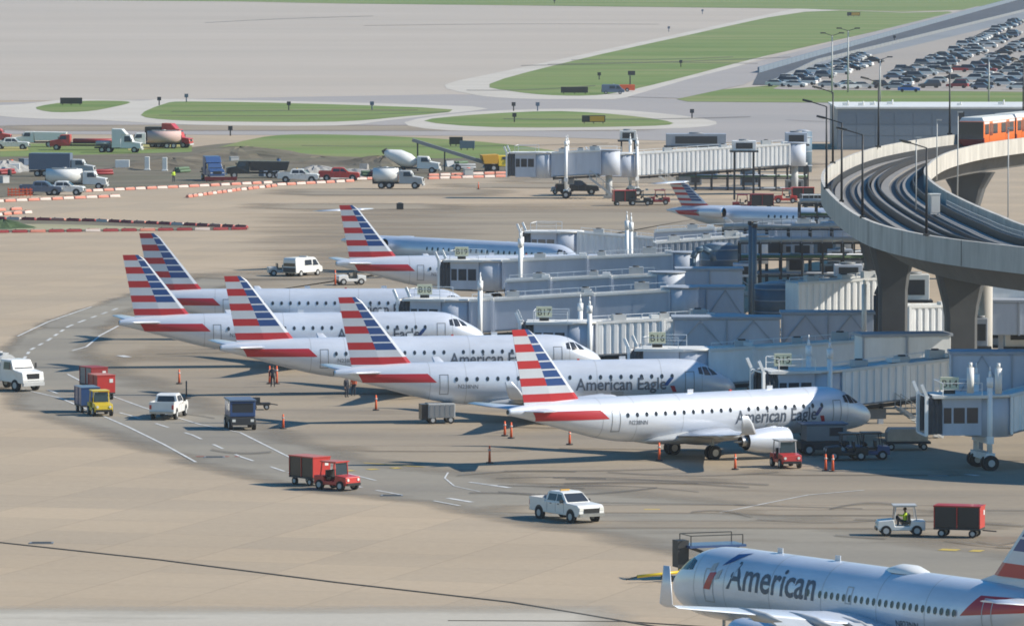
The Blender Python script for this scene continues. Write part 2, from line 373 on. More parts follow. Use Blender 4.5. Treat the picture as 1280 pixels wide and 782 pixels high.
# expansion joint across the near apron
mb = MB(); pj = [P(-30,674,.03), P(200,699,.03), P(420,727,.03), P(640,752,.03), P(860,789,.03)]
for a, b in zip(pj[:-1], pj[1:]): mb.bar(a, b, .2, h=.05)
mb.build('expansion_joint', mat('tar_joint', (.13,.11,.085), .9, var=.3), kind='structure')
mb = MB(); pj = [P(1000,790,.03), P(780,776,.03), P(560,775,.03)]
for a, b in zip(pj[:-1], pj[1:]): mb.bar(a, b, .12, h=.05)
mb.build('expansion_joint', MATS['tar_joint'], kind='structure')
for (x, y) in ((490,619),(268,571),(52,678)):
    c = P(x, y, .03); mb = MB(); mb.box(c, (1.5,.9,.06)); mb.box(c+Vector((0,0,.035)), (1.2,.6,.03), M['dark'])
    tag(mb.build('drain_cover', M['grey']), 'dark metal drain cover set in the apron ' + {490:'by the red tractor and cart',268:'beside the blue loader',52:'on the expansion joint at left'}[x], 'drain')

# ------------------------------------------------------------ aircraft
def cr(ts, vals, t):
    n = len(ts); i = 0
    while i < n-2 and t > ts[i+1]: i += 1
    t0, t1 = ts[i], ts[i+1]; u = (t-t0)/(t1-t0); u = min(max(u, 0), 1)
    def sl(k):
        if k <= 0 : return (vals[1]-vals[0])/(ts[1]-ts[0])
        if k >= n-1: return (vals[-1]-vals[-2])/(ts[-1]-ts[-2])
        a = (vals[k]-vals[k-1])/(ts[k]-ts[k-1]); b = (vals[k+1]-vals[k])/(ts[k+1]-ts[k])
        return 0 if a*b <= 0 else 2*a*b/(a+b)
    m0, m1 = sl(i)*(t1-t0), sl(i+1)*(t1-t0)
    return (2*u**3-3*u*u+1)*vals[i]+(u**3-2*u*u+u)*m0+(-2*u**3+3*u*u)*vals[i+1]+(u**3-u*u)*m1
class Fus:
    def __init__(s, st): s.t, s.w, s.lo, s.hi = zip(*st)
    def at(s, d, phi, side, off=0):
        wd = cr(s.t, s.w, d)+off; lo = cr(s.t, s.lo, d)-off; hi = cr(s.t, s.hi, d)+off
        return Vector((-d, side*wd*sin(phi), (lo+hi)/2+(hi-lo)/2*cos(phi)))
    def phi_z(s, d, z):
        lo = cr(s.t, s.lo, d); hi = cr(s.t, s.hi, d); return math.acos(max(-1, min(1, (z-(lo+hi)/2)/((hi-lo)/2))))
    def mesh(s):
        mb = MB(); L = s.t[-1]; ds = [0.01, .05, .12, .25, .45, .7]+[1+.35*i for i in range(12)]
        x = ds[-1]
        while x < L-.9: x += .8; ds.append(min(x, L-.6))
        ds += [L-.4, L-.15, L]; ds = sorted(set(round(v, 3) for v in ds))
        mb.loft([[s.at(d, 2*pi*i/40, 1) for i in range(40)] for d in ds]); return mb
    def patch(s, mb, pts, side, off=.012, m=None, n=6, k=4):
        """pts: 4 corners (d,z) TL,TR,BR,BL laid on the skin"""
        g = []
        for j in range(k+1):
            row = []
            for i in range(n+1):
                u, v = i/n, j/k
                d = (pts[0][0]*(1-u)+pts[1][0]*u)*(1-v)+(pts[3][0]*(1-u)+pts[2][0]*u)*v
                z = (pts[0][1]*(1-u)+pts[1][1]*u)*(1-v)+(pts[3][1]*(1-u)+pts[2][1]*u)*v
                row.append(s.at(d, s.phi_z(d, z), side, off))
            g.append(row)
        mb.loft(g, m, closed=False, caps=False)
def oval(fus, mb, d, z, w_, h_, side, off=.016, n=10):
    pts = [fus.at(d+w_/2*cos(2*pi*i/n), fus.phi_z(d, z+h_/2*sin(2*pi*i/n)), side, off) for i in range(n)]
    mb.add(pts, [tuple(range(n))])
def airfoil(le, chord, th, tilt=0, n=7):
    """closed ring; chord runs aft (-x); tilt turns the thickness axis about x"""
    up, dn = [], []
    for i in range(n):
        u = i/(n-1); t = th*chord*(2.6*(sqrt(u)*(1-u))) * .5 if i not in (0, n-1) else .0
        c = .02*chord*sin(pi*u)
        up.append((-u*chord, t+c)); dn.append((-u*chord, -t*.8+c))
    dn[-1] = (-chord, -.02); up[-1] = (-chord, .015)
    ring = up + dn[::-1][0:-1]
    return [Vector(le)+Vector((x, -z*sin(tilt), z*cos(tilt))) for x, z in ring]
def text_mesh(s, size, bold=.0):
    c = bpy.data.curves.new('lettering', 'FONT'); c.body = s; c.size = size; c.offset = bold; c.resolution_u = 3
    o = bpy.data.objects.new('tmp', c); COL.objects.link(o); dg = bpy.context.evaluated_depsgraph_get()
    me = bpy.data.meshes.new_from_object(o.evaluated_get(dg)); bpy.data.objects.remove(o); return me
def letter_on(fus, body, size, d0, z0, side, parent, m, squash=1.0, bold=.012, name='lettering'):
    me = text_mesh(body, size, bold); bm = bmesh.new(); bm.from_mesh(me)
    bmesh.ops.triangulate(bm, faces=bm.faces)
    for _ in range(1): bmesh.ops.subdivide_edges(bm, edges=[e for e in bm.edges if e.calc_length() > size*.22], cuts=1)
    ph0 = fus.phi_z(d0, z0); r = (cr(fus.t, fus.w, d0)+(cr(fus.t, fus.hi, d0)-cr(fus.t, fus.lo, d0))/2)/2
    for v in bm.verts:
        d = d0+(v.co.x*squash if side > 0 else -v.co.x*squash)
        v.co = fus.at(d, ph0-v.co.y/r, side, .02)
    bm.to_mesh(me); bm.free(); me.materials.clear(); me.materials.append(m)
    o = bpy.data.objects.new(name, me); link(o); o.parent = parent; TREE.setdefault(parent.name, []).append(o); return o
RED = [(0,.09),(.20,.31),(.43,.54),(.67,.78)]
BLU = [(0,.075),(.095,.195),(.215,.315),(.335,.435),(.455,.552),(.572,.665),(.685,.785)]
def fin(parent, zb, zt, teb, leb, tet, let, th=.2, zroot=None, dorsal=None, tilt=0, rake=.25, base='finsilver'):
    """striped vertical fin; distances d aft of the nose; returns part"""
    mb = MB(); cuts = sorted(set([0, 1, .89, .995]+[x for p in RED+BLU for x in p]))
    rows = []
    def prof(u):
        # u from 0 top to 1 bottom
        z = zt+(zb-zt)*u; te = tet+(teb-tet)*u; le = let+(leb-let)*u; sp = .66-.18*u
        xs = [te, te+(le-te)*sp, te+(le-te)*.93 if u > .02 else te+(le-te)*.9, le]
        ch = abs(te-le); ys = [.015, th*.5*(.4+.6*u), th*.32*(.4+.6*u), .0]
        if u == 0: ys = [.01, .06, .04, 0]
        return z, xs, ys
    for side in (1, -1):
        for a, b in zip(cuts[:-1], cuts[1:]):
            za, xa, ya = prof(a); zb_, xb, yb = prof(b); mid = (a+b)/2
            if a == 0: xa = [xa[0]-.0, xa[1], xa[2]+.12, xa[3]+.3]; za_ = za
            for c in range(3):
                m = M[base]
                if mid > .89 and c < 3: m = M['red']
                elif c == 0 and any(p[0] <= mid <= p[1] for p in RED): m = M['red']
                elif c == 1 and any(p[0] <= mid <= p[1] for p in BLU): m = M['blue']
                if c == 2 and mid <= .89: m = M[base]
                mb.quad((-xa[c], side*ya[c], za), (-xa[c+1], side*ya[c+1], za), (-xb[c+1], side*yb[c+1], zb_), (-xb[c], side*yb[c], zb_), m)
    if zroot is not None:
        z0, x0, y0 = prof(1.0); k = (zb-zroot)/(zt-zb)
        xr = [teb-(tet-teb)*k, x0[1], leb-1.0, leb-1.9]
        for side in (1, -1):
            mb.quad((-x0[0], side*y0[0], zb), (-x0[1], side*y0[1], zb), (-x0[1], side*(y0[1]+.05), zroot), (-xr[0], side*.06, zroot), M[base])
            mb.quad((-x0[1], side*y0[1], zb), (-x0[3], 0, zb), (-(leb-1.9), 0, zroot), (-x0[1], side*(y0[1]+.05), zroot), M[base])
            if dorsal: mb.add([(-x0[3], 0, zb), (-(leb-.4-.3), 0, zb-.35), (-dorsal, 0, zroot-.05), (-(leb+.8), side*.14, zroot)], [(0,1,2,3)], M[base])
    return mb.build('tail_fin', M[base], parent)
def wheelset(parent, x, y, r, wd=.25, zt=1.6, pair=.45, name='landing_gear'):
    mb = MB(); mb.cyl((x, y, r), (x, y, zt), .09, M['lgrey'], n=8); mb.bar((x, y, zt), (x+.9, y, zt-.2), .08, M['lgrey'])
    mb.bar((x, y, r+.35), (x-.25, y, r+.7), .07, M['lgrey']); g_ = mb.build(name, M['lgrey'], parent)
    for s in (-1, 1):
        w_ = MB(); c = y+s*pair/2
        w_.cyl((x, c-wd/2, r), (x, c+wd/2, r), r, M['rubber'], n=18); w_.cyl((x, c-wd/2-.01, r), (x, c+wd/2+.01, r), r*.5, M['metal'], n=12)
        w_.build('wheel', M['rubber'], g_)
    return g_
def nacelle(parent, x, y, z, r, L, pylon=True, up=1.6, core=True):
    mb = MB(); prof = [(0,.80),(.03,.90),(.12,.98),(.3,1.0),(.55,.97),(.8,.86),(.97,.72),(1,.69)]
    for a, b in zip(prof[:-1], prof[1:]):
        mb.cyl((x-a[0]*L, y, z), (x-b[0]*L, y, z), a[1]*r, M['silver'] if a[0] > .02 else M['chrome'], r2=b[1]*r, n=26, caps=False)
    mb.cyl((x-.02*L, y, z), (x-.25*L, y, z), .78*r, M['dark'], n=24, caps=False)
    mb.cyl((x-.25*L, y, z), (x-.26*L, y, z), .78*r, M['dark'], n=24)
    mb.cyl((x-.7*L, y, z), (x-.99*L, y, z), .66*r, M['dark'], n=22, caps=False); mb.cyl((x-.7*L,y,z), (x-.71*L,y,z), .66*r, M['dark'], n=22)
    e = mb.build('engine', M['silver'], parent)
    f = MB(); f.cyl((x-.12*L, y, z), (x-.24*L, y, z), .02, M['dark'], r2=.25*r, n=12); 
    for i in range(16):
        t = 2*pi*i/16; f.bar((x-.235*L, y, z), (x-.225*L, y+.75*r*cos(t), z+.75*r*sin(t)), .05, M['grey'], h=.012)
    f.build('fan', M['grey'], e)
    if core:
        c = MB(); c.cyl((x-.75*L, y, z), (x-1.12*L, y, z), .5*r, M['metal'], r2=.38*r, n=18, caps=False); c.cyl((x-.8*L, y, z), (x-1.28*L, y, z), .26*r, M['metal'], r2=.03, n=14); c.build('exhaust_nozzle', M['metal'], e)
    if pylon:
        p_ = MB(); p_.prism([(x-.25*L, z+r*.9), (x-1.1*L, z+up*.55), (x-1.35*L, z+up), (x-.9*L, z+up), (x-.3*L, z+r*1.08)], y-.12, y+.12, M['silver']); p_.build('pylon', M['silver'], parent)
    return e

def skin_stripe_mat(name, rows):
    """silver skin with the grey underside; colours belong to the paint scheme"""
    m = M['silver'].copy(); m.name = name; return m

def make_e175(label, loc, rz):
    root = empty('regional_jet', loc, rz, label, 'airplane', 'regional jets parked nose in at the gates')
    fus = Fus([(0,.02,2.30,2.36),(.08,.24,2.08,2.58),(.4,.58,1.82,2.98),(1,.93,1.6,3.38),(1.9,1.2,1.44,3.86),(2.7,1.36,1.37,4.34),(3.6,1.46,1.34,4.58),(5,1.503,1.33,4.68),(7,1.505,1.33,4.68),
               (20,1.505,1.33,4.68),(22,1.49,1.42,4.68),(24,1.36,1.72,4.67),(26,1.13,2.2,4.64),(28,.84,2.75,4.56),(30,.5,3.3,4.4),(31.2,.28,3.6,4.24),(31.7,.2,3.7,4.14)])
    b = fus.mesh().build('fuselage', M['silver'], root)
    mb = MB(); mb.cyl((-31.72,0,3.92), (-31.66,0,3.92), .17, n=16); mb.build('exhaust_outlet', M['dark'], b)
    for d in (2.95, 6.2, 11.3, 17.6, 21.6, 24.4):
        mb = MB(); mb.loft([[fus.at(d+e, 2*pi*i/40, 1, .006) for i in range(40)] for e in (0, .035)], caps=False); mb.build('skin_seam', M['belly'], b)
    # red tail flash
    for s in (1, -1):
        mb = MB(); fus.patch(mb, [(29.9,3.86),(24.6,3.86),(23.9,3.2),(29.5,3.2)], s, .012, None, 14, 5); mb.build('red_tail_flash', M['red'], b)
    # wing-body fairing
    mb = MB(); rr = []
    for d, w_, lo, hi in ((10.9,.5,1.32,1.5),(11.9,1.3,1.12,1.75),(13.8,1.62,1.02,2.1),(17.3,1.66,1.02,2.15),(19.5,1.35,1.12,1.85),(20.8,.5,1.33,1.5)):
        rr.append([Vector((-d, w_*sin(t), (lo+hi)/2+(hi-lo)/2*cos(t))) for t in [2*pi*i/24 for i in range(24)]])
    mb.loft(rr); mb.build('belly_fairing', M['belly'], root)
    for s in (1, -1):
        mb = MB()
        mb.loft([airfoil((-12.5, s*1.0, 1.72), 5.6, .13), airfoil((-14.5, s*4.3, 1.95), 3.7, .12), airfoil((-16.9, s*8.5, 2.3), 2.5, .11), airfoil((-19.1, s*12.7, 2.68), 1.45, .1),
                 airfoil((-19.55, s*13.3, 2.85), 1.25, .1, s*.6), airfoil((-20.1, s*13.75, 3.5), 1.0, .1, s*1.1), airfoil((-20.7, s*14.0, 4.1), .55, .08, s*1.35)])
        wg = mb.build('wing', M['silver'], root)
        for k, (y, d) in enumerate(((3.0,16.9),(6.3,18.3),(9.2,19.4))):
            f = MB(); z = 1.78+y*.075
            f.loft([[Vector((-d+1.3, s*y, z-.12))+Vector((0, .02*cos(t), .02*sin(t))) for t in [2*pi*i/8 for i in range(8)]],
                    [Vector((-d+.3, s*y, z-.22))+Vector((0, .15*cos(t), .17*sin(t))) for t in [2*pi*i/8 for i in range(8)]],
                    [Vector((-d-.6, s*y, z-.15))+Vector((0, .02*cos(t), .02*sin(t))) for t in [2*pi*i/8 for i in range(8)]]])
            f.build('flap_fairing', M['belly'], wg)
        nacelle(root, -10.4, s*4.25, 1.36, .95, 3.7, up=.72)
        mb = MB(); mb.loft([airfoil((-27.9, s*.35, 3.95), 2.6, .1), airfoil((-29.4, s*2.8, 4.1), 1.9, .1), airfoil((-30.75, s*5.0, 4.25), 1.15, .09)]); mb.build('tailplane', M['silver'], root)
    fin(root, 4.55, 9.75, 30.35, 25.6, 31.35, 29.75, .34, 4.2, 23.2)
    wheelset(root, -15.8, 2.6, .52); wheelset(root, -15.8, -2.6, .52); wheelset(root, -3.0, 0, .36, .18, 1.6, .36)
    # starboard windows (the side the photograph shows)
    mb = MB(); oval(fus, mb, 7.0, 3.42, .26, .36, -1)
    w0 = mb.build('window', M['glass'], b)
    for k in range(1, 22):
        if k in (9,): continue
        dupe(w0, (-.81*(k-2)-.0, 0, 0), b)
    w0.location = (1.62, 0, 0)
    # doors as thin frames
    for (d0, d1, z0, z1) in ((3.6,4.35,1.95,3.75),(23.0,23.7,2.25,3.8)):
        mb = MB()
        for q in ([(d1,z1),(d0,z1),(d0,z1-.05),(d1,z1-.05)], [(d1,z0+.05),(d0,z0+.05),(d0,z0),(d1,z0)], [(d0+.05,z1),(d0,z1),(d0,z0),(d0+.05,z0)], [(d1,z1),(d1-.05,z1),(d1-.05,z0),(d1,z0)]):
            fus.patch(mb, q, -1, .014, None, 3, 8)
        mb.build('service_door', M['grey'], b)
    mb = MB(); fus.patch(mb, [(10.2,2.3),(9.2,2.3),(9.2,1.75),(10.2,1.75)], -1, .01); mb.build('hold_door', M['belly'], b)
    for s in (1, -1):
        for q in ([(2.42,4.02),(1.95,3.77),(1.6,3.42),(2.1,3.42)], [(2.9,4.08),(2.5,4.03),(2.2,3.42),(2.75,3.45)], [(3.25,4.0),(2.97,4.06),(2.85,3.5),(3.2,3.55)]):
            mb = MB(); fus.patch(mb, q, s, .014, None, 4, 4); mb.build('cockpit_window', M['glass'], b)
    letter_on(fus, 'American Eagle', 1.28, 13.0, 2.42, -1, b, M['navy'], .90, .018)
    mb = MB(); fus.patch(mb, [(5.6,3.3),(5.25,3.3),(5.75,2.7),(6.1,2.7)], -1, .02, M['blue']); fus.patch(mb, [(5.55,2.68),(5.2,2.68),(5.0,2.2),(5.3,2.2)], -1, .02, M['red']); mb.build('tail_emblem', M['blue'], b)
    letter_on(fus, 'N' + '238NN', .42, 22.3, 2.75, -1, b, M['navy'], 1, .0, 'registration')
    mb = MB(); mb.box((-9, 0, 4.78), (.5,.04,.28), M['silver']); mb.box((-16, 0, 4.78), (.5,.04,.28), M['silver']); mb.box((-12.5, 0, 4.72), (.18,.18,.1), M['redv']); mb.build('antenna', M['silver'], b)
    return root
def place(px, py, z):
    q = P(px, py, z); return Vector((q.x, q.y, 0))
eA = make_e175('nearest silver regional jet at the gates, nose in shadow and engine in full sun', place(1087,519,2.35), R(33))
EJ = [((919,484), 12, 'second silver regional jet in the row, grey equipment box parked under its belly'),
      ((752,452), 12, 'silver regional jet third from the front, its tail beside the two orange wands'),
      ((606,422), 8, 'silver regional jet whose tail reaches farthest left, beside the curved service road'),
      ((603,392), 1, 'silver regional jet behind the leftmost tail, nose hidden by the B18 cab'),
      ((812,346), 8, 'silver regional jet right of the small white van, in front of a T tail jet')]
for (p, yaw, lab) in EJ: copy_tree(eA, place(p[0], p[1], 2.35), R(yaw), lab)

def make_crj(label, loc, rz):
    root = empty('t_tail_jet', loc, rz, label, 'airplane', 'small T tail jets at the far gates')
    fus = Fus([(0,.02,1.95,2.0),(.1,.2,1.78,2.2),(.5,.55,1.55,2.6),(1.3,.9,1.33,3.1),(2.3,1.18,1.25,3.6),(3.4,1.32,1.22,3.85),(4.6,1.345,1.2,3.9),(26.7,1.345,1.2,3.9),(29.7,1.2,1.5,3.88),(32.7,.75,2.2,3.75),(34.9,.35,2.8,3.5),(36,.1,3.05,3.25)])
    b = fus.mesh().build('fuselage', M['silver'], root)
    for s in (1, -1):
        mb = MB(); fus.patch(mb, [(34.7,3.2),(30.9,3.35),(30.1,2.6),(34.1,2.75)], s, .012, None, 12, 5); mb.build('red_tail_flash', M['red'], b)
        mb = MB(); mb.loft([airfoil((-15, s*.9, 1.45), 5.2, .12), airfoil((-17.4, s*5, 1.7), 2.8, .11), airfoil((-20.6, s*11, 2.15), 1.2, .1), airfoil((-21.6, s*11.6, 3.1), .6, .08, s*1.2)]); mb.build('wing', M['silver'], root)
        nacelle(root, -27.0, s*2.3, 3.15, .68, 3.2, pylon=False)
        mb = MB(); mb.box((-28.7, s*1.45, 3.1), (1.8,.9,.22)); mb.build('pylon', M['silver'], root)
        mb = MB(); mb.loft([airfoil((-33.5, s*.05, 6.5), 2.6, .1), airfoil((-35.1, s*4.1, 6.45), 1.2, .09)]); mb.build('tailplane', M['silver'], root)
        for q in ([(2.0,3.3),(1.55,3.05),(1.25,2.75),(1.7,2.75)], [(2.6,3.4),(2.1,3.32),(1.8,2.75),(2.5,2.8)]):
            mb = MB(); fus.patch(mb, q, s, .014, None, 4, 4); mb.build('cockpit_window', M['glass'], b)
    fin(root, 3.75, 6.5, 34.0, 30.2, 35.7, 33.4, .3, 3.4, 28.3)
    wheelset(root, -18.4, 2.0, .45, .2, 1.5, .4); wheelset(root, -18.4, -2.0, .45, .2, 1.5, .4); wheelset(root, -2.6, 0, .3, .15, 1.4, .3)
    mb = MB(); oval(fus, mb, 6.0, 2.8, .28, .40, -1); w0 = mb.build('window', M['glass'], b)
    for k in range(1, 20): dupe(w0, (-.82*k, 0, 0), b)
    return root
cj = make_crj('small silver T tail jet half hidden behind the flag tail by the white van', place(727,329,2.0), R(-44))
copy_tree(cj, place(1172,284,2.0), R(-30), 'small silver T tail jet behind the shaded jet bridges, left of the curved viaduct')

def make_737():
    root = empty('airliner', place(850,729,3.05), R(180-55), 'large silver airliner in the lower right corner with an emblem by its nose', 'airplane')
    fus = Fus([(0,.02,2.98,3.06),(.1,.35,2.68,3.36),(.5,.85,2.25,3.82),(1.2,1.28,1.85,4.3),(2.1,1.55,1.6,4.85),(3,1.7,1.5,5.2),(4.2,1.82,1.45,5.4),(5.6,1.88,1.43,5.45),
               (23.5,1.88,1.43,5.45),(26,1.8,1.75,5.45),(28.5,1.5,2.45,5.42),(31,1.05,3.3,5.3),(33,.55,4.1,5.1),(34.2,.3,4.5,4.95),(34.6,.12,4.65,4.85)])
    b = fus.mesh().build('fuselage', M['silver'], root)
    for d in (3.6, 6.4, 10.4, 14.9, 19.6, 23.6):
        mb = MB(); mb.loft([[fus.at(d+e, 2*pi*i/40, 1, .006) for i in range(40)] for e in (0, .04)], caps=False); mb.build('skin_seam', M['belly'], b)
    mb = MB(); fus.patch(mb, [(27.5,4.85),(33.6,5.0),(33.3,4.5),(26.4,3.75)], 1, .012, None, 14, 6); mb.build('red_tail_flash', M['red'], b)
    mb = MB(); fus.patch(mb, [(27.5,4.85),(33.6,5.0),(33.3,4.5),(26.4,3.75)], -1, .012, None, 14, 6); mb.build('red_tail_flash', M['red'], b)
    mb = MB(); rr = []
    for d, w_, lo, hi in ((12,.6,1.4,1.7),(13.6,1.6,1.15,2.1),(16,2.0,1.05,2.5),(20,2.05,1.05,2.5),(22.5,1.7,1.15,2.2),(24.5,.6,1.43,1.8)):
        rr.append([Vector((-d, w_*sin(t), (lo+hi)/2+(hi-lo)/2*cos(t))) for t in [2*pi*i/28 for i in range(28)]])
    mb.loft(rr); mb.build('belly_fairing', M['belly'], root)
    for s in (1, -1):
        mb = MB()
        mb.loft([airfoil((-13.6, s*1.3, 2.45), 7.9, .12), airfoil((-16.3, s*5.2, 3.1), 4.9, .115), airfoil((-19.2, s*11, 3.95), 3.1, .11), airfoil((-21.8, s*16.4, 4.7), 1.7, .1),
                 airfoil((-22.3, s*17.5, 4.85), 1.25, .1, s*.5), airfoil((-22.5, s*17.9, 5.05), 1.1, .1, s*1.3), airfoil((-23.1, s*18.1, 7.0), .55, .09, s*1.5)])
        wg = mb.build('wing', M['lgrey' if 0 else 'silver'], root)
        for k, (y, d) in enumerate(((4.0,21.0),(7.8,22.2),(11.6,23.0))):
            f = MB(); z = 2.75+y*.14
            ci = [2*pi*i/10 for i in range(10)]
            f.loft([[Vector((-d+2.2, s*y, z-.1))+Vector((0,.03*cos(t),.03*sin(t))) for t in ci], [Vector((-d+.9, s*y, z-.38))+Vector((0,.24*cos(t),.3*sin(t))) for t in ci],
                    [Vector((-d-.1, s*y, z-.42))+Vector((0,.2*cos(t),.26*sin(t))) for t in ci], [Vector((-d-1.4, s*y, z-.5))+Vector((0,.02*cos(t),.02*sin(t))) for t in ci]])
            f.build('flap_fairing', M['lgrey'], wg)
        # flap panels slightly lowered
        for (ya, yb) in ((2.4,5.0),(5.4,11.2)):
            f = MB(); 
            def te(y): 
                return -(21.4+.05*(y-1.3)) if y < 5.2 else -(21.2+(y-5.2)*.235)
            za, zb_ = 2.4+ya*.13, 2.4+yb*.13
            f.add([(te(ya)+.3, s*ya, za+.12), (te(yb)+.3, s*yb, zb_+.12), (te(yb)-.75, s*yb, zb_-.25), (te(ya)-.75, s*ya, za-.25),
                   (te(ya)+.3, s*ya, za-.02), (te(yb)+.3, s*yb, zb_-.02), (te(yb)-.75, s*yb, zb_-.3), (te(ya)-.75, s*ya, za-.3)],
                  [(0,1,2,3),(7,6,5,4),(0,4,5,1),(1,5,6,2),(2,6,7,3),(3,7,4,0)]); f.build('flap', M['belly'], wg)
        nacelle(root, -11.6, s*4.83, 1.55, 1.05, 4.2, up=1.15)
        mb = MB(); mb.loft([airfoil((-29.4, s*.5, 4.75), 3.7, .1), airfoil((-31.7, s*3.4, 5.05), 2.5, .1), airfoil((-33.6, s*6.3, 5.4), 1.3, .09)]); mb.build('tailplane', M['silver'], root)
    fin(root, 5.8, 12.2, 33.4, 27.0, 34.7, 33.0, .5, 5.2, 23.9)
    wheelset(root, -19.2, 2.86, .56, .36, 2.2, .8); wheelset(root, -19.2, -2.86, .56, .36, 2.2, .8); wheelset(root, -4.0, 0, .34, .2, 1.8, .4)
    for s in (1, -1):
        for q in ([(1.72,4.36),(2.25,4.68),(2.0,4.1),(1.45,4.02)], [(2.3,4.72),(2.85,4.75),(2.8,4.15),(2.1,4.1)], [(2.92,4.72),(3.3,4.66),(3.28,4.2),(2.88,4.16)]):
            mb = MB(); fus.patch(mb, q, s, .014, None, 4, 4); mb.build('cockpit_window', M['glass'], b)
    mb = MB(); oval(fus, mb, 13.8, 3.85, .27, .40, 1); w0 = mb.build('window', M['glass'], b)
    for k in range(1, 25):
        if k == 1: continue
        dupe(w0, (-.508*k, 0, 0), b)
    for (d0, d1, z0, z1) in ((4.6,5.5,2.6,4.4),(27.9,28.6,3.3,4.75),(17.0,17.5,3.55,4.45)):
        mb = MB()
        for q in ([(d1,z1),(d0,z1),(d0,z1-.06),(d1,z1-.06)], [(d1,z0+.06),(d0,z0+.06),(d0,z0),(d1,z0)], [(d0+.06,z1),(d0,z1),(d0,z0),(d0+.06,z0)], [(d1,z1),(d1-.06,z1),(d1-.06,z0),(d1,z0)]):
            fus.patch(mb, q, 1, .016, None, 3, 8)
        mb.build('cabin_door', M['lgrey'], b)
    letter_on(fus, 'American', 2.2, 6.7, 3.5, 1, b, M['navy'], .90, .03)
    mb = MB()
    fus.patch(mb, [(6.5,5.22),(7.5,5.34),(6.6,4.85),(5.9,4.6)], 1, .02, M['blue'], 4, 4); fus.patch(mb, [(5.1,4.65),(5.5,4.75),(5.4,4.35),(5.0,4.25)], 1, .02, M['lgrey'], 4, 4)
    fus.patch(mb, [(5.1,4.2),(5.65,4.25),(5.2,3.3),(4.6,3.3)], 1, .02, M['red'], 4, 4); fus.patch(mb, [(5.75,4.3),(6.1,4.45),(5.95,3.95),(5.6,3.85)], 1, .02, M['lgrey'], 4, 4)
    mb.build('eagle_emblem', M['blue'], b)
    letter_on(fus, 'N823NN', .5, 21.2, 2.75, 1, b, M['navy'], 1, 0, 'registration')
    mb = MB(); rr = []
    for d, w_, h_ in ((18.2,.05,.0),(18.7,.5,.22),(19.5,.75,.42),(20.4,.75,.42),(21.2,.5,.22),(21.7,.05,0)):
        rr.append([Vector((-d, w_*cos(t), 5.38+h_*max(0, sin(t))-.06)) for t in [pi*i/10 for i in range(11)]])
    mb.loft(rr, closed=False, caps=False); mb.build('antenna_dome', M['whitep'], b)
    mb = MB(); mb.box((-9,0,5.58), (.45,.04,.3)); mb.box((-14,0,5.58), (.45,.04,.3)); mb.build('antenna', M['silver'], b)
make_737()

# ------------------------------------------------------------ viaduct with its train
def spl(pts, n):
    out = []; k = len(pts)
    for i in range(k-1):
        p0 = pts[max(i-1,0)]; p1 = pts[i]; p2 = pts[i+1]; p3 = pts[min(i+2,k-1)]
        for s in range(n):
            t = s/n; out.append(.5*((2*p1)+(p2-p0)*t+(2*p0-5*p1+4*p2-p3)*t*t+(3*p1-p0-3*p2+p3)*t**3))
    out.append(pts[-1]); return out
def up_(px, py, z): q = P(px, py, z); return Vector((q.x, q.y, 0))
OUT = [up_(1195,168,15), up_(1103,182,15), up_(1054,197,15), up_(1028,214,15), up_(1033,238,15), up_(1078,273,15), up_(1158,294,15), up_(1280,309,15)]
far1 = OUT[0]+(OUT[0]-OUT[1]).normalized()*60+Vector((6,0,0)); far2 = far1+(far1-OUT[0])*1.2+Vector((12,0,0))
near1 = OUT[-1]+Vector((8,-18,0)); near2 = near1+Vector((11,-10,0)); near3 = near2+Vector((45,-14,0))
path = spl([far2, far1]+OUT+[near1, near2, near3], 10)
# resample to even steps
def resample(ps, step):
    out = [ps[0]]; acc = 0
    for a, b in zip(ps[:-1], ps[1:]):
        L = (b-a).length; d = 0
        while acc+L-d >= step:
            d += step-acc; acc = 0; out.append(a.lerp(b, d/L)); 
        acc += L-d
    return out
path = resample(path, 3.0)
for _ in range(3): path = [path[0]]+[(path[i-1]+path[i]*2+path[i+1])/4 for i in range(1, len(path)-1)]+[path[-1]]
NRM = []
for i, p in enumerate(path):
    t = (path[min(i+1,len(path)-1)]-path[max(i-1,0)]).normalized(); NRM.append(Vector((-t.y, t.x, 0)))   # path runs towards the camera: this points right, inward
VW = 10.2; ZV = -2.0
WF = []
for p in path:
    y = p.y; wd = 12.3 if y < 535 else 12.3-(y-535)/75*2.4 if y < 610 else 9.9-(y-610)/90*2.6 if y < 700 else 7.3
    WF.append(wd/VW)
NRM = [n_*f_ for n_, f_ in zip(NRM, WF)]
def sweep(name, sec, m, parent=None, kind=None, i0=0, i1=None, smooth=False):
    """sec: closed list (offset from outer edge, z)"""
    mb = MB(); rings = [[path[i]+NRM[i]*o+Vector((0,0,z+ZV)) for o, z in sec] for i in range(i0, i1 or len(path))]
    mb.loft(rings, smooth=smooth); return mb.build(name, m, parent, kind)
via = empty('rail_viaduct', (path[len(path)//2].x, path[len(path)//2].y, 0), 0, 'curved concrete rail viaduct on tapered piers above the jet bridges', 'viaduct')
def vs(name, sec, m, **k):
    o = sweep(name, sec, m, via, **k); o.location = -via.location; return o
vs('parapet', [(0,17),(.28,17),(.28,15.3),(0,15.05)], M['conc'])
vs('parapet', [(VW-.28,16.7),(VW,16.7),(VW,15.05),(VW-.28,15.3)], M['conc'])
vs('deck', [(.28,15.3),(VW-.28,15.3),(VW,15.05),(VW-2.2,14.75),(VW-2.9,13.35),(2.9,13.35),(2.2,14.75),(0,15.05)], M['deck'])
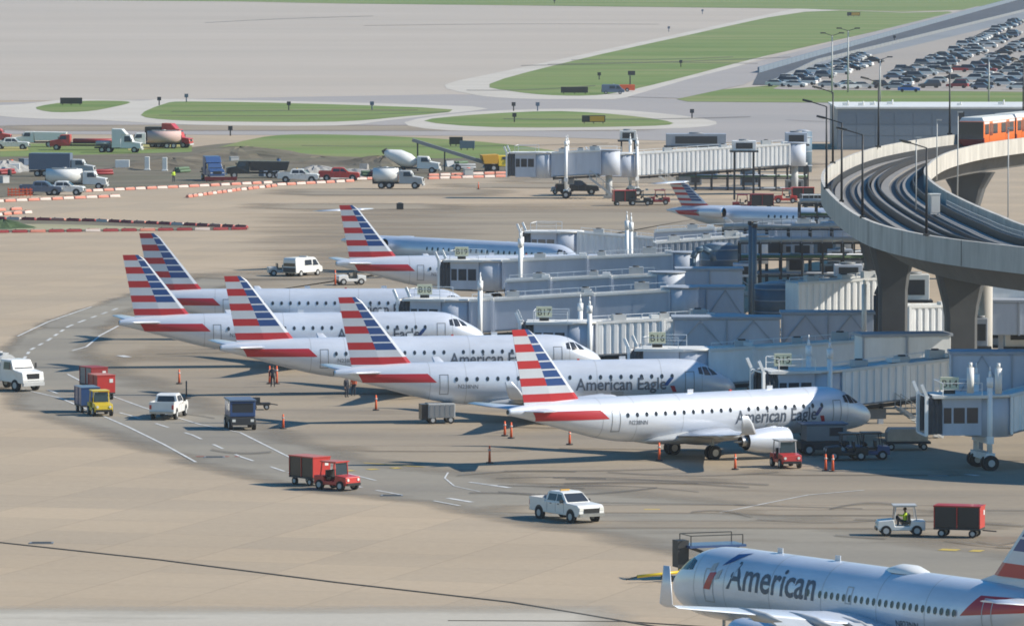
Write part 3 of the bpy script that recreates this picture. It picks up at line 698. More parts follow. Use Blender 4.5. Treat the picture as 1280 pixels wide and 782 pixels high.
for tr in (1.3, 5.7):
    for o in (0, 2.1): vs('running_pad', [(tr+o,15.5),(tr+o+.75,15.5),(tr+o+.75,15.3),(tr+o,15.3)], M['pad'])
    for o in (-.35, 3.1): vs('guide_rail', [(tr+o,16.0),(tr+o+.12,16.0),(tr+o+.12,15.32),(tr+o,15.32)], M['rail'])
    vs('power_rail', [(tr+1.4,15.6),(tr+1.52,15.6),(tr+1.52,15.32),(tr+1.4,15.32)], M['rail'])
vs('walkway', [(4.75,15.75),(5.15,15.75),(5.15,15.32),(4.75,15.32)], M['pad'])
# joints in the outer parapet
for i in range(2, len(path)-1, 5):
    mb = MB(); t = path[i]-NRM[i]*.012; d = (path[i+1]-path[i]).normalized()*.05
    mb.add([t-d+Vector((0,0,13.1)), t+d+Vector((0,0,13.1)), t+d+Vector((0,0,15.01)), t-d+Vector((0,0,15.01))], [(0,1,2,3)])
    j = mb.build('parapet_joint', M['dark'], via); j.location = -via.location
def nearest(pt):
    return min(range(len(path)), key=lambda i: (path[i]-pt).length)
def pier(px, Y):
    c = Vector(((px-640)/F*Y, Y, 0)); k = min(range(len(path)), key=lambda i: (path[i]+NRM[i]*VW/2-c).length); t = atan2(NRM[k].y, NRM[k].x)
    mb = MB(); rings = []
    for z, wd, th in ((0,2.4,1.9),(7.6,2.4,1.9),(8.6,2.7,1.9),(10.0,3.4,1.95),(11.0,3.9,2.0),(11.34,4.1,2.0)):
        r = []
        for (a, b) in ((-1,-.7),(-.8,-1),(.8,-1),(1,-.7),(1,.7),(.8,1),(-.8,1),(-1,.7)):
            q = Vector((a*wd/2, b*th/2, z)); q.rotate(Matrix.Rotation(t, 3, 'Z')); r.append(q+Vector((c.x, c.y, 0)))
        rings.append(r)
    mb.loft(rings, smooth=False); o = mb.build('pier', M['conc_shaded'], via); o.location = -via.location
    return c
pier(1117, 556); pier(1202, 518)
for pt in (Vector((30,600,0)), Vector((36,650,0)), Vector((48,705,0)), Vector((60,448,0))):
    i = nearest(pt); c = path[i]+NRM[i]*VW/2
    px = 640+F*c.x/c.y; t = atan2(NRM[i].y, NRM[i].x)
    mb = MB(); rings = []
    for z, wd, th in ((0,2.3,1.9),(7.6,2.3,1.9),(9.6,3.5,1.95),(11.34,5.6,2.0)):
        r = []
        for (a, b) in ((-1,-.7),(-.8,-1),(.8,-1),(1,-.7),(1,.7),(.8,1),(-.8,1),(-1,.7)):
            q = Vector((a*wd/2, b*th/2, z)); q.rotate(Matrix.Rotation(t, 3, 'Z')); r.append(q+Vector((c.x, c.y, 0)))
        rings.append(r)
    mb.loft(rings, smooth=False); o = mb.build('pier', M['conc_shaded'], via); o.location = -via.location
# railing on the inner side near the camera
def inner(i, off=0, z=0): return path[i]+NRM[i]*(VW-off)+Vector((0,0,z))
i_n = [i for i in range(len(path)) if 462 < path[i].y < 570]
mbr = MB()
for i in i_n[:-1]:
    a, b = inner(i, 1.1, 13.3), inner(i+1, 1.1, 13.3)
    for k in range(3):
        p = a.lerp(b, k/3); mbr.bar(p, p+Vector((0,0,1.15)), .06)
    for h in (.4,.8,1.15): mbr.bar(a+Vector((0,0,h)), b+Vector((0,0,h)), .05)
o = mbr.build('railing', M['lgrey'], via); o.location = -via.location
i = nearest(P(1166,268,13.3)*1.0-Vector((0,0,13.3))); c = P(1167,268,13.5)
cb = empty('track_cabinet', c, .3, 'pale grey equipment cabinet on the viaduct walkway beside the rails', 'cabinet')
mb = MB(); mb.box((0,0,.85), (.9,.7,1.7)); mb.build('body', M['lgrey'], cb, bevel=.03); mb = MB(); mb.box((0,-.36,.85), (.7,.02,1.4)); mb.build('door', M['postg'], cb); mb=MB(); mb.box((0,0,1.74),(1.0,.8,.08)); mb.build('roof', M['whitep'], cb)

# lamp posts on the viaduct
def make_lamp(label, loc, rz, h=6.3, m='post', arm=1):
    root = empty('lamp_post', loc, rz, label, 'lamp post', 'lamp posts along the rail viaduct')
    mb = MB(); mb.cyl((0,0,0), (0,0,h), .11, r2=.07, n=10); mb.box((0,0,.1), (.4,.4,.2)); mb.build('pole', M[m], root)
    mb = MB(); mb.bar((0,0,h), (-1.5*arm,0,h+.45), .09); mb.build('arm', M[m], root)
    mb = MB(); mb.box((-1.7*arm,0,h+.5), (.85,.35,.16), ry=.22); hd = mb.build('lamp_head', M[m], root)
    mb = MB(); mb.box((-1.7*arm,0,h+.405), (.5,.25,.03), ry=.22); mb.build('lamp_lens', M['light_lamp'], hd)
    return root
LP = [(1033,236,'black lamp post at the leftmost bend of the viaduct parapet'),(1052,252,'black lamp post second along the near parapet from the leftmost bend'),(1078,272,'black lamp post third along the near parapet from the leftmost bend'),(1158,294,'tall black lamp post on the near parapet above the right pier'),
      (1041,204,'black lamp post on the far parapet just past the bend'),(1098,184,'black lamp post on the far parapet in front of the blue grey building'),(1187,168,'black lamp post on the far parapet left of the orange train'),(1279,150,'black lamp post at the right edge beyond the orange train')]
for k, (x, y, lab) in enumerate(LP):
    q = P(x, y, 15); q.z = 14.95
    h = 6.6 if k not in (0,4,5,6) else (7.2, 0, 0, 0, 6.8, 6.6, 6.6)[k]
    make_lamp(lab, q, .15*k-.2, h)
for k, (x, y0, y1, lab) in enumerate([(1171,225,150,'slim pale pole standing on the inner side of the viaduct by the white parapet'),(1197,248,140,'slim pale pole inside the viaduct loop in front of the train'),(1260,272,160,'slim pale pole inside the viaduct loop near the right edge'),(1145,262,172,'slim pale pole between the tracks above the cabinet')]):
    q = P(x, y0, 14.0); s_ = F/q.y; h = (y0-y1)/s_
    r_ = empty('slim_pole', q, 0, lab, 'pole', 'slim poles on the viaduct'); mb = MB(); mb.cyl((0,0,0),(0,0,h), .06, r2=.05, n=8); mb.build('pole', M['postg'], r_)
    mb = MB(); mb.box((.2,0,h), (.5,.2,.12)); mb.build('lamp_head', M['postg'], r_)

# train
def make_train():
    i = nearest(Vector((44.5, 655, 0)))
    sp = P(1214,186,13.5); i = min(range(len(path)), key=lambda k: abs(path[k].y-sp.y)); 
    d = (path[i-4]-path[i]).normalized(); ang = atan2(d.y, d.x)
    base = Vector((sp.x, sp.y, 13.5))
    for k in range(3):
        L = 12.4; o = base+d*(k*(L+.6))
        ii = min(range(len(path)), key=lambda q: abs(path[q].y-(o.y+L*.5))); dd = (path[max(ii-2,0)]-path[min(ii+2,len(path)-1)]).normalized()
        root = empty('train_car', o, atan2(dd.y, dd.x), ['orange and white driverless train car leading, dark windscreen towards the camera','second orange and white train car coupled behind the leading one','third orange train car beyond the right edge of the frame'][k], 'train', 'cars of the orange airport train')
        # local +x runs back along the train; front face at x=0
        mb = MB(); yy = 1.4
        mb.prism([(.25,.55),(L,.55),(L,2.9),(.0,2.9),(-.05,1.2)], -yy, yy, M['orange'] if 0 else None); body = mb.build('body', M['orange'], root, bevel=.08)
        mb = MB(); mb.prism([(.15,2.905),(L,2.905),(L-.1,3.3),(.3,3.35)], -yy, yy, wtop=lambda z: 1.0 if z < 3 else .82); mb.build('roof', M['whitep'], root, bevel=.05)
        mb = MB(); mb.prism([(-.1,1.0),(.1,1.0),(.1,2.88),(-.06,2.88)], -1.37, 1.37); mb.build('windscreen', M['glassb'], root)
        mb = MB(); mb.prism([(.1,.3),(.3,.3),(.3,1.15),(-.0,1.15)], -1.41, 1.41); mb.build('front_skirt', M['darkred'], root)
        mb = MB(); mb.box((L/2,0,.3), (L-1,2.3,.45)); mb.build('underframe', M['dark'], root)
        for s in (1, -1):
            for (xa, xb) in ((.5,2.0),(3.6,5.4),(6.9,8.7),(10.1,11.8)):
                mb = MB(); mb.box(((xa+xb)/2, s*1.405, 2.05), (xb-xa, .03, 1.05)); mb.build('window', M['glass'], root)
            for xa in (2.8, 9.4):
                mb = MB(); mb.box((xa, s*1.41, 1.75), (1.25, .03, 2.2), M['orange']); mb.box((xa-.3, s*1.425, 2.0), (.42,.02,1.3), M['glass']); mb.box((xa+.3, s*1.425, 2.0), (.42,.02,1.3), M['glass']); mb.build('door', M['orange'], root)
            mb = MB(); mb.box((L/2, s*1.408, 2.75), (L-.3,.02,.25)); mb.build('white_band', M['whitep'], root)
        if k: mb = MB(); mb.box((-.35,0,1.7), (.65,2.3,2.1)); mb.build('gangway', M['rubber'], root)
        for xx in (2.2, L-2.2):
            for s in (1, -1):
                mb = MB(); mb.cyl((xx, s*1.0, .42), (xx, s*1.3, .42), .42, n=16); mb.build('wheel', M['rubber'], root)
make_train()
# blue-grey service building beyond the viaduct
def block(name, px0, px1, py_top, zt, depth, m, label, cat, rz=0, bays=8, roofm='roofw'):
    a = P(px0, py_top, zt); b = P(px1, py_top, zt); root = empty(name, (a.x, a.y, 0), rz, label, cat)
    L = b.x-a.x
    mb = MB(); mb.box((L/2, depth/2, zt/2), (L, depth, zt)); wl = mb.build('wall', M[m], root)
    mb = MB(); mb.box((L/2, depth/2, zt+.15), (L+.6, depth+.6, .3)); mb.build('roof', M[roofm], root)
    for k in range(bays):
        for j in range(3):
            mb = MB(); mb.box((L*(k+.5)/bays, -.04, zt*(.2+.28*j)), (L/bays-.12, .06, zt*.26)); mb.build('panel', M[m], wl)
    return root, L
bld, Lb = block('service_building', 1047, 1330, 136, 6.6, 26, 'facade', 'long blue grey building with pale roof behind the rail viaduct', 'building', bays=12)
for (x, y, s_) in ((1.5,6,.5),(4,6,.45),(6,9,.4),(9,12,.5),(20,8,.35),(27,11,.5)):
    mb = MB(); mb.box((x, y, 6.9+s_*.5), (s_*1.6, s_*1.2, s_)); mb.cyl((x+s_, y, 6.9), (x+s_, y, 6.9+s_*1.6), .12); mb.build('roof_vent', M['roofw'], bld)
t = P(1201,152,6.0)
mb = MB(); mb.cyl((t.x,t.y-1,0),(t.x,t.y-1,7.2),.12,M['post']); mb.box((t.x,t.y-1.2,6.6),(.9,.5,1.9),M['post']); mb.box((t.x+.1,t.y-1.46,5.6),(.6,.06,1.2),M['whitep'])
tag(mb.build('signal_mast', M['post']), 'black signal mast with a white plate before the blue grey building', 'signal')

# ------------------------------------------------------------ jet bridges
def corr(mb, x0, x1, y, z0, z1, side, pitch=.62, dep=.09, m=None, s0=0, s1=0):
    """corrugated side sheet between x0 and x1"""
    n = max(1, int(round((x1-x0)/pitch))); pts = []
    for i in range(n):
        a = x0+(x1-x0)*i/n; p = (x1-x0)/n
        pts += [(a, 0), (a+p*.35, 0), (a+p*.45, dep), (a+p*.9, dep)]
    pts.append((x1, 0))
    lo = [(x, y+side*d, z0+s0*(x-x0)) for x, d in pts]; hi = [(x, y+side*d, z1+s0*(x-x0)) for x, d in pts]
    mb.loft([lo, hi], m, smooth=False, closed=False, caps=False)
def stair(parent, x, y, z0, m='lgrey', n=12, dx=.3, side=1):
    mb = MB(); rise = z0/n
    for k in range(n): mb.box((x+side*dx*k, y, z0-rise*(k+.5)), (.28,.9,.05))
    for yy in (y-.45, y+.45):
        mb.bar((x, yy, z0-.1), (x+side*dx*n, yy, .1), .06, h=.22); mb.bar((x, yy, z0+.95), (x+side*dx*n, yy, 1.1), .05)
        for k in range(0, n+1, 3): mb.bar((x+side*dx*k, yy, z0-rise*k-.1), (x+side*dx*k, yy, z0-rise*k+.95), .04)
    return mb.build('stairs', M[m], parent)
def jet_bridge(label, L, z0, z1, pxL, pyL, yaw, sections=(.0,.36,.68,1.0), rib=True, sign=None, m='bridgew', cab=True, masts=True, cabang=-.5, hgt=2.6, stairs=True, walls=None, mast_h=2.0, drive=1.5):
    """local x=0 at the cab, x=L at the rotunda; (pxL,pyL) is the pixel of the roof edge at x=0 whose height is z0 and rises to z1"""
    q = P(pxL, pyL, z0); root = empty('jet_bridge', (q.x, q.y, 0), yaw, label, 'jet bridge', 'passenger jet bridges at the gates')
    sl = (z1-z0)/L; n = len(sections)-1
    for k in range(n):
        a, b = sections[k]*L, sections[k+1]*L; gw = 1.35-.13*k; zz = z0+sl*a-.1*k; hh = hgt-.16*k
        mb = MB()
        for s in (1, -1):
            if rib: corr(mb, a, b, s*gw, zz-hh, zz, s, m=M[m], s0=sl)
            else: mb.quad((a, s*gw, zz-hh), (b, s*gw, zz-hh+sl*(b-a)), (b, s*gw, zz+sl*(b-a)), (a, s*gw, zz), M[m])
        e = .12
        for (zt, hw, mm) in ((zz, gw+e, M['roofw']), (zz-hh, gw+e, M['grey'])):
            mb.prism([(a, zt), (b, zt+sl*(b-a)), (b, zt+sl*(b-a)+.12), (a, zt+.12)], -hw, hw, mm)
        for xx in (a+.1, b-.1): mb.box((xx, 0, zz+sl*(xx-a)-hh/2), (.2, 2*gw+.3, hh), M[m])
        ts = mb.build('tunnel_section', M[m], root)
        if not rib:
            npn = max(2, int((b-a)/4.2))
            for j in range(npn):
                xa = a+(b-a)*j/npn; xb = a+(b-a)*(j+1)/npn; p_ = MB(); g_ = .05
                p_.add([(xa+g_, -gw-.03, zz-hh+.2+sl*(xa-a)), (xb-g_, -gw-.03, zz-hh+.2+sl*(xb-a)), (xb-g_, -gw-.03, zz-.06+sl*(xb-a)), (xa+g_, -gw-.03, zz-.06+sl*(xa-a)),
                        (xa+g_, -gw, zz-hh+.2+sl*(xa-a)), (xb-g_, -gw, zz-hh+.2+sl*(xb-a)), (xb-g_, -gw, zz-.06+sl*(xb-a)), (xa+g_, -gw, zz-.06+sl*(xa-a))],
                       [(0,1,2,3),(4,7,6,5),(0,4,5,1),(1,5,6,2),(2,6,7,3),(3,7,4,0)], M[m]); p_.build('side_panel', M[m], ts)
        # lit roof rail and lamp
        mb = MB()
        for s in (1, -1): mb.prism([(a, zz+.12), (b, zz+.12+sl*(b-a)), (b, zz+.24+sl*(b-a)), (a, zz+.24)], s*(gw+.02)-.05, s*(gw+.02)+.05)
        mb.box((b-.5, 0, zz+.3+sl*(b-a)), (.7,.9,.28)); mb.build('roof_edge', M['roofw'], ts)
    zr = z0+sl*L
    if drive is not None:
        xd = drive; mb = MB()
        zt_ = z0+sl*xd
        for s in (1, -1):
            mb.cyl((xd, s*1.75, .9), (xd, s*1.75, zt_+mast_h*(.5)), .2, n=12); mb.cyl((xd, s*1.75, zt_+mast_h*.5), (xd, s*1.75, zt_+mast_h*.8), .24, n=12); mb.cyl((xd, s*1.75, zt_+mast_h*.8), (xd, s*1.75, zt_+mast_h), .12, r2=.08, n=10)
            mb.cyl((xd, s*1.75, zt_+mast_h), (xd, s*1.75, zt_+mast_h+.35), .05, n=6)
        mb.box((xd, 0, z0-hgt-.35), (.5, 3.9, .5)); mb.box((xd, 0, 1.0), (.7, 3.9, .45)); mb.build('drive_column', M['bridgew'], root)
        for s in (1, -1):
            for dy in (-.35, .35):
                mb = MB(); mb.cyl((xd, s*1.75+dy-.18, .55), (xd, s*1.75+dy+.18, .55), .55, n=18); mb.cyl((xd, s*1.75+dy-.2, .55), (xd, s*1.75+dy+.2, .55), .25, M['lgrey'], n=12); mb.build('wheel', M['rubber'], root)
    # rotunda column
    mb = MB(); mb.cyl((L+1.0, 0, 0), (L+1.0, 0, zr-hgt), .45, n=16); mb.box((L+1.0,0,.2), (1.4,1.4,.4)); mb.build('support_column', M['lgrey'], root)
    mb = MB(); mb.cyl((L+1.0, 0, zr-hgt-.1), (L+1.0, 0, zr+.1), 1.5, n=20); mb.cyl((L+1.0,0,zr+.1), (L+1.0,0,zr+.22), 1.6, M['bridgeb'], n=20); mb.build('rotunda', M['bridgeg'], root)
    if cab:
        c = Vector((-1.2, 0, 0)); zt = z0
        mb = MB(); mb.cyl(c+Vector((0,0,zt-hgt-.15)), c+Vector((0,0,zt+.05)), 1.75, n=18); mb.cyl(c+Vector((0,0,zt+.05)), c+Vector((0,0,zt+.25)), 1.9, M['roofw'], n=18); mb.build('cab_rotunda', M['bridgeg'], root)
        A = pi+cabang; dr = Vector((cos(A), sin(A), 0)); sd_ = Vector((-sin(A), cos(A), 0))
        def lc(f, s, z): return c+dr*f+sd_*s+Vector((0,0,z))
        mb = MB()
        mb.add([lc(.8,-1.7,zt-hgt), lc(3.6,-1.7,zt-hgt), lc(3.6,1.7,zt-hgt), lc(.8,1.7,zt-hgt), lc(.8,-1.7,zt), lc(3.6,-1.7,zt), lc(3.6,1.7,zt), lc(.8,1.7,zt)],
               [(0,3,2,1),(4,5,6,7),(0,1,5,4),(1,2,6,5),(2,3,7,6),(3,0,4,7)]); cb_ = mb.build('cab', M['bridgeg'], root)
        mb = MB(); ctr = lc(2.3,0,zt+.12); mb.box(ctr, (3.9,3.9,.2), rz=A); mb.build('cab_roof', M['roofw'], cb_)
        for s in (-1, 1):
            for (f0, f1) in ((1.05,1.85),(2.0,2.8),(2.95,3.5)):
                mb = MB(); mb.add([lc(f0,s*1.715,zt-1.75), lc(f1,s*1.715,zt-1.75), lc(f1,s*1.715,zt-.65), lc(f0,s*1.715,zt-.65)], [(0,1,2,3)]); mb.build('window', M['glass'], cb_)
        # folding canopy: three rising hoops with fabric between
        mb = MB(); rings = []
        for k in range(7):
            f = 3.6+.17*k; o_ = .0 if k % 2 else .16; r_ = []
            for (s, z) in ((-1.6-o_, zt-hgt+.1), (-1.6-o_, zt-.5), (-1.1, zt+.05+o_), (1.1, zt+.05+o_), (1.6+o_, zt-.5), (1.6+o_, zt-hgt+.1)): r_.append(lc(f, s, z+.0))
            rings.append(r_)
        mb.loft(rings, smooth=False, closed=False, caps=False); mb.build('canopy', M['bellows'], cb_)
        mb = MB(); 
        for s in (-1.75, 1.75): mb.bar(lc(4.75,s,zt-hgt), lc(4.75,s,zt+.2), .22); mb.bar(lc(4.75,s,zt+.2), lc(5.1,s,zt+1.0), .22)
        mb.bar(lc(4.6,-1.75,zt+.1), lc(4.6,1.75,zt+.1), .12); mb.bar(lc(4.75,-1.75,zt-hgt), lc(4.75,1.75,zt-hgt), .14); mb.build('canopy_hoop', M['bridgew'], cb_)
        mb = MB(); 
        for s in (-1.9,1.9):
            mb.bar(lc(.8,s,zt+.2), lc(.8,s,zt+1.1), .05)
            mb.bar(lc(3.6,s,zt+.2), lc(3.6,s,zt+1.1), .05); mb.bar(lc(.8,s,zt+1.1), lc(3.6,s,zt+1.1), .05); mb.bar(lc(.8,s,zt+.65), lc(3.6,s,zt+.65), .04)
        mb.bar(lc(3.6,-1.9,zt+1.1), lc(3.6,1.9,zt+1.1), .05)
        mb.build('roof_rail', M['bridgew'], cb_)
        if sign:
            wq = lc(2.8,0,zt+.2); iyaw = -yaw
            mb = MB(); mb.box((0,0,.75), (1.3,.4,.9)); sg = mb.build('gate_sign', M['signy'], root); sg.location = wq; sg.rotation_euler = (0,0,iyaw)
            mb = MB(); mb.box((0,0,.16), (.8,.1,.32)); mb.build('sign_leg', M['dark'], sg)
            me = text_mesh(sign, .74, .0); me.transform(Matrix.Translation((-.58,-.212,.50)) @ Matrix.Rotation(pi/2, 4, 'X')); me.materials.clear(); me.materials.append(M['black'])
            o = bpy.data.objects.new('gate_number', me); link(o); o.parent = sg; TREE.setdefault(sg.name, []).append(o)
    if L > 5:
        for (u, w_, d_, h_) in ((.22,1.1,.9,.5),(.58,.8,1.1,.42),(.86,1.3,.8,.6)):
            xx = L*u; mb = MB(); mb.box((xx, .2, z0+sl*xx+.12+h_/2), (w_,d_,h_)); mb.cyl((xx,.2,z0+sl*xx+.12+h_), (xx,.2,z0+sl*xx+.22+h_), .3, M['dark'], n=10); mb.build('roof_unit', M['lgrey'], root)
        mb = MB(); n_ = int(L/1.6)
        mb.bar((.2,-1.2,z0-hgt-.15), (L-.2,-1.2,zr-hgt-.15), .16); mb.bar((.2,-.9,z0-hgt-.32), (L-.2,-.9,zr-hgt-.32), .12)
        for k in range(n_+1): xx = .3+(L-.6)*k/max(1,n_); mb.box((xx, -1.05, z0+sl*xx-hgt-.25), (.07,.6,.4))
        mb.build('cable_tray', M['dark'], root)
        mb = MB(); mb.bar((.3,1.3,z0+.5),(L-.3,1.3,zr+.5),.05); 
        for k in range(int(L/1.5)+1): xx = .3+(L-.6)*k/max(1,int(L/1.5)); mb.bar((xx,1.3,z0+sl*xx+.1),(xx,1.3,z0+sl*xx+.5),.04)
        mb.build('roof_handrail', M['bridgew'], root)
        mb = MB(); mb.box((L*.32,0,z0-hgt-.6), (1.6,1.6,.8)); mb.build('service_box', M['grey'], root)
    if stairs: stair(root, abs(drive or 0)+3.2, -1.9, z0-hgt, 'lgrey')
    return root
def brg(label, x0, y0, x1, y1, z0=5.6, yaw=0.0, **k):
    """roof line from pixel (x0,y0) at height z0 to the pixel (x1,y1), heading yaw"""
    a = P(x0, y0, z0); d = Vector((cos(R(yaw)), sin(R(yaw)), 0)); u1 = (x1-640)/F
    # X = u*depth, depth ~ y*cosTH + (H-z)*sinTH
    kk = 0
    t = (u1*(a.y+kk)-a.x)/(d.x-u1*d.y); 
    e = a+d*t; lo, hi = 0, 20
    for _ in range(40):
        zm = (lo+hi)/2; dep = e.y*cos(TH)+(H-zm)*sin(TH); py = 391-((zm-H)*cos(TH)+e.y*sin(TH))/dep*F
        if py > y1: lo = zm
        else: hi = zm
    return jet_bridge(label, t, z0, zm, x0, y0, R(yaw), **k)
Z5 = 5.1
brg('jet bridge of gate B14 with its cab at the right edge of the apron', 1256,495, 1340,474, Z5, 12, sign='B14', cabang=-.1, drive=-1.6, sections=(0,.5,1), mast_h=2.3)
brg('jet bridge of gate B15 over the nose of the nearest regional jet', 1042,464, 1192,447, Z5, 24, sign='B15', cabang=-.2, drive=-1.2, sections=(0,.55,1), mast_h=2.4)
brg('jet bridge of gate B16 at the nose of the second regional jet', 885,438, 1078,425, Z5, 0, sign='B16', rib=False, cabang=-.2, drive=None, sections=(0,.3,1))
brg('jet bridge of gate B17 with ribbed walls and a rounded sign housing', 740,404, 895,396, Z5, 12, sign='B17', cabang=-.25, drive=-.6, sections=(0,.55,1))
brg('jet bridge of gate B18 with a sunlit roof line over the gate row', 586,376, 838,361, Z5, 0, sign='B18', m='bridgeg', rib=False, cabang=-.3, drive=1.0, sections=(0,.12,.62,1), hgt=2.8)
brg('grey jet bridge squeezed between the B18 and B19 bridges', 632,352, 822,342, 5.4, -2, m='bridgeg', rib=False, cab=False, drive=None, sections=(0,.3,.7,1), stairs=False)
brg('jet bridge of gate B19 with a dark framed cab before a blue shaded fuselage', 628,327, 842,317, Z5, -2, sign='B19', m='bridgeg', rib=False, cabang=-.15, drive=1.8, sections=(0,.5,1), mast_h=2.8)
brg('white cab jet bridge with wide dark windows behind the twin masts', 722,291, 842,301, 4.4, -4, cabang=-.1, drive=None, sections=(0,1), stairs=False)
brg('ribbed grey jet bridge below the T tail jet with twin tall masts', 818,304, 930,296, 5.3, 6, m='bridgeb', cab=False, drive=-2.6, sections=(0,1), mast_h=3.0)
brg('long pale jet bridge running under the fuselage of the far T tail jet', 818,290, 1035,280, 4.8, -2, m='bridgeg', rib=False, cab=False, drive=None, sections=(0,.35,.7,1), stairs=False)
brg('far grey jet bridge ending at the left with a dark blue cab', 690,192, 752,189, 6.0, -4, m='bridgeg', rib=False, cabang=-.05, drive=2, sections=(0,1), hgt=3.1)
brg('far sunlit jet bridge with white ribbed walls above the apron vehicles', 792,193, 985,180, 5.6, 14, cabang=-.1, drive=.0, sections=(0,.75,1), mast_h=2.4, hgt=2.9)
brg('short sunlit ribbed walkway beneath the rail viaduct', 990,355, 1104,348, 6.6, 20, cab=False, drive=None, sections=(0,1), hgt=2.7, stairs=False)
brg('white ribbed walkway piece between the two big piers', 1128,384, 1186,383, 5.2, 20, cab=False, drive=None, sections=(0,1), hgt=2.4, stairs=False)

# grey connector walkways with diagonal bracing
def walkway(label, x0, y0, x1, y1, zt, hgt, n, yaw=0, m='bridgeg', brace=True, legs=True):
    a = P(x0, y0, zt); b = P(x1, y1, zt); L = abs(b.x-a.x)/cos(R(yaw)); root = empty('connector_walkway', (a.x, a.y, 0), R(yaw), label, 'walkway', 'grey connector walkways behind the jet bridges')
    mb = MB(); mb.box((L/2, 1.5, zt-hgt/2), (L, 2.9, hgt)); wl = mb.build('wall', M[m], root)
    mb = MB(); mb.box((L/2, 1.5, zt+.1), (L+.3, 3.2, .2)); mb.build('roof', M['bridgeb'], root)
    for k in range(n):
        mb = MB(); mb.box((L*(k+.5)/n, .02, zt-hgt/2), (L/n-.1, .08, hgt-.15)); mb.build('panel', M[m], wl)
        xa, xb, xm = L*k/n+.1, L*(k+1)/n-.1, L*(k+.5)/n
        if brace:
            mb = MB(); mb.bar((xa,-.06,zt-hgt+.1), (xm,-.06,zt-.1), .09); mb.bar((xb,-.06,zt-hgt+.1), (xm,-.06,zt-.1), .09); mb.build('brace', M['bridgeb'], root)
        mb = MB(); mb.box((L*k/n,-.05,zt-hgt/2), (.14,.16,hgt+.1)); mb.build('post', M['bridgeb'], root)
        if legs:
            mb = MB(); mb.box((xm,1.5,(zt-hgt)/2), (.4,.4,zt-hgt)); mb.build('column', M['bridgeb'], root)
    return root
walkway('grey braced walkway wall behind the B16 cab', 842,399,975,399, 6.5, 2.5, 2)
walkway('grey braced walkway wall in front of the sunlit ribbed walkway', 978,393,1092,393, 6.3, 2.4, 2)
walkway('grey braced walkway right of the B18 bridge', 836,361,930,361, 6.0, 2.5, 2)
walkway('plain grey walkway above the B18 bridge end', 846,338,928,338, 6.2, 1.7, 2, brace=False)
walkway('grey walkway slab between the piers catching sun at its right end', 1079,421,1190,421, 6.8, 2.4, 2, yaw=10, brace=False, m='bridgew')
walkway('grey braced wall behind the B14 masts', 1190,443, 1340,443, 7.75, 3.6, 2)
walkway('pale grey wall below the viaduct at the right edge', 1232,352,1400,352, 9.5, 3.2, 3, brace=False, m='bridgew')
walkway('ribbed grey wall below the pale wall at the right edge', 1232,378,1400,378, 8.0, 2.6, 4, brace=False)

# service level clutter under and behind the viaduct
def unit(label, name, cat, px, py, z, d, m='bridgeb', fanm='dark', rz=0, legs=True, group='service units by the terminal'):
    q = P(px, py, z); r_ = empty(name, q, rz, label, cat, group)
    mb = MB(); mb.box((0,0,d[2]/2), d); b_ = mb.build('casing', M[m], r_, bevel=.04)
    mb = MB(); mb.box((0,-d[1]/2-.02,d[2]*.5), (d[0]*.7,.04,d[2]*.6)); mb.build('grille', M[fanm], b_)
    mb = MB(); mb.cyl((0,0,d[2]), (0,0,d[2]+.2), min(d[0],d[1])*.35, n=14); mb.build('fan_housing', M['grey'], b_)
    if z > 3 and legs:
        mb = MB()
        for sx in (-1,1):
            for sy in (-1,1): mb.box((sx*d[0]*.4, sy*d[1]*.4, -z/2), (.22,.22,z))
        mb.box((0,0,-.12), (d[0]+.6,d[1]+.6,.2)); mb.build('support_frame', M['dark'], r_)
    return r_
def tank(label, px, py, z, r, h, m='teal'):
    q = P(px, py, z); r_ = empty('tank', q, 0, label, 'tank', 'upright tanks by the terminal'); mb = MB(); mb.cyl((0,0,0),(0,0,h), r, n=24); b_ = mb.build('shell', M[m], r_)
    mb = MB(); mb.cyl((0,0,h),(0,0,h+.25), r, r2=r*.3, n=24); mb.build('lid', M['bridgeb'], r_)
    for k in range(3):
        mb = MB(); mb.cyl((0,0,h*(.15+.35*k)), (0,0,h*(.15+.35*k)+.12), r+.05, n=24); mb.build('band', M['bridgeb'], b_)
    return r_
def rack(label, px0, px1, py, z, bays, dep=4.0, h=4.5, m='dark'):
    a = P(px0, py, z); b = P(px1, py, z); L = b.x-a.x; r_ = empty('pipe_rack', (a.x,a.y,z), 0, label, 'pipe rack', 'steel pipe racks below the viaduct')
    mb = MB()
    for i in range(bays+1):
        x = L*i/bays
        for yy in (0, dep): mb.bar((x,yy,-z), (x,yy,h), .18)
        for zz in (0, h*.5, h): mb.bar((x,0,zz), (x,dep,zz), .15)
    for zz in (0, h*.5, h):
        for yy in (0, dep): mb.bar((0,yy,zz), (L,yy,zz), .16)
    mb.build('frame', M[m], r_)
    for k in range(5):
        mb = MB(); zz = (0, h*.5, h)[k % 3]+.25; yy = .6+.7*k
        mb.cyl((0,yy,zz), (L,yy,zz), .12+.05*(k%3), n=10); mb.build('pipe', M[['bridgeb','green','lgrey','teal','bridgeg'][k]], r_)
    mb = MB()
    for k in range(int(L/1.0)):
        mb.bar((k*1.0, -.15, h), (k*1.0, -.15, h+1.1), .05)
    mb.bar((0,-.15,h+1.1), (L,-.15,h+1.1), .06); mb.bar((0,-.15,h+.6), (L,-.15,h+.6), .05); mb.build('railing', M['bridgeb'], r_)
    return r_
rack('lower steel pipe rack right of the braced walkway', 925,1080,345, 3.5, 6, h=3.2)
rack('upper steel pipe rack beneath the T tail jet fuselage', 905,1095,318, 3.2, 7, h=2.6)
rack('steel pipe rack close to the bend of the viaduct', 1000,1085,288, 3.0, 4, h=3.0)
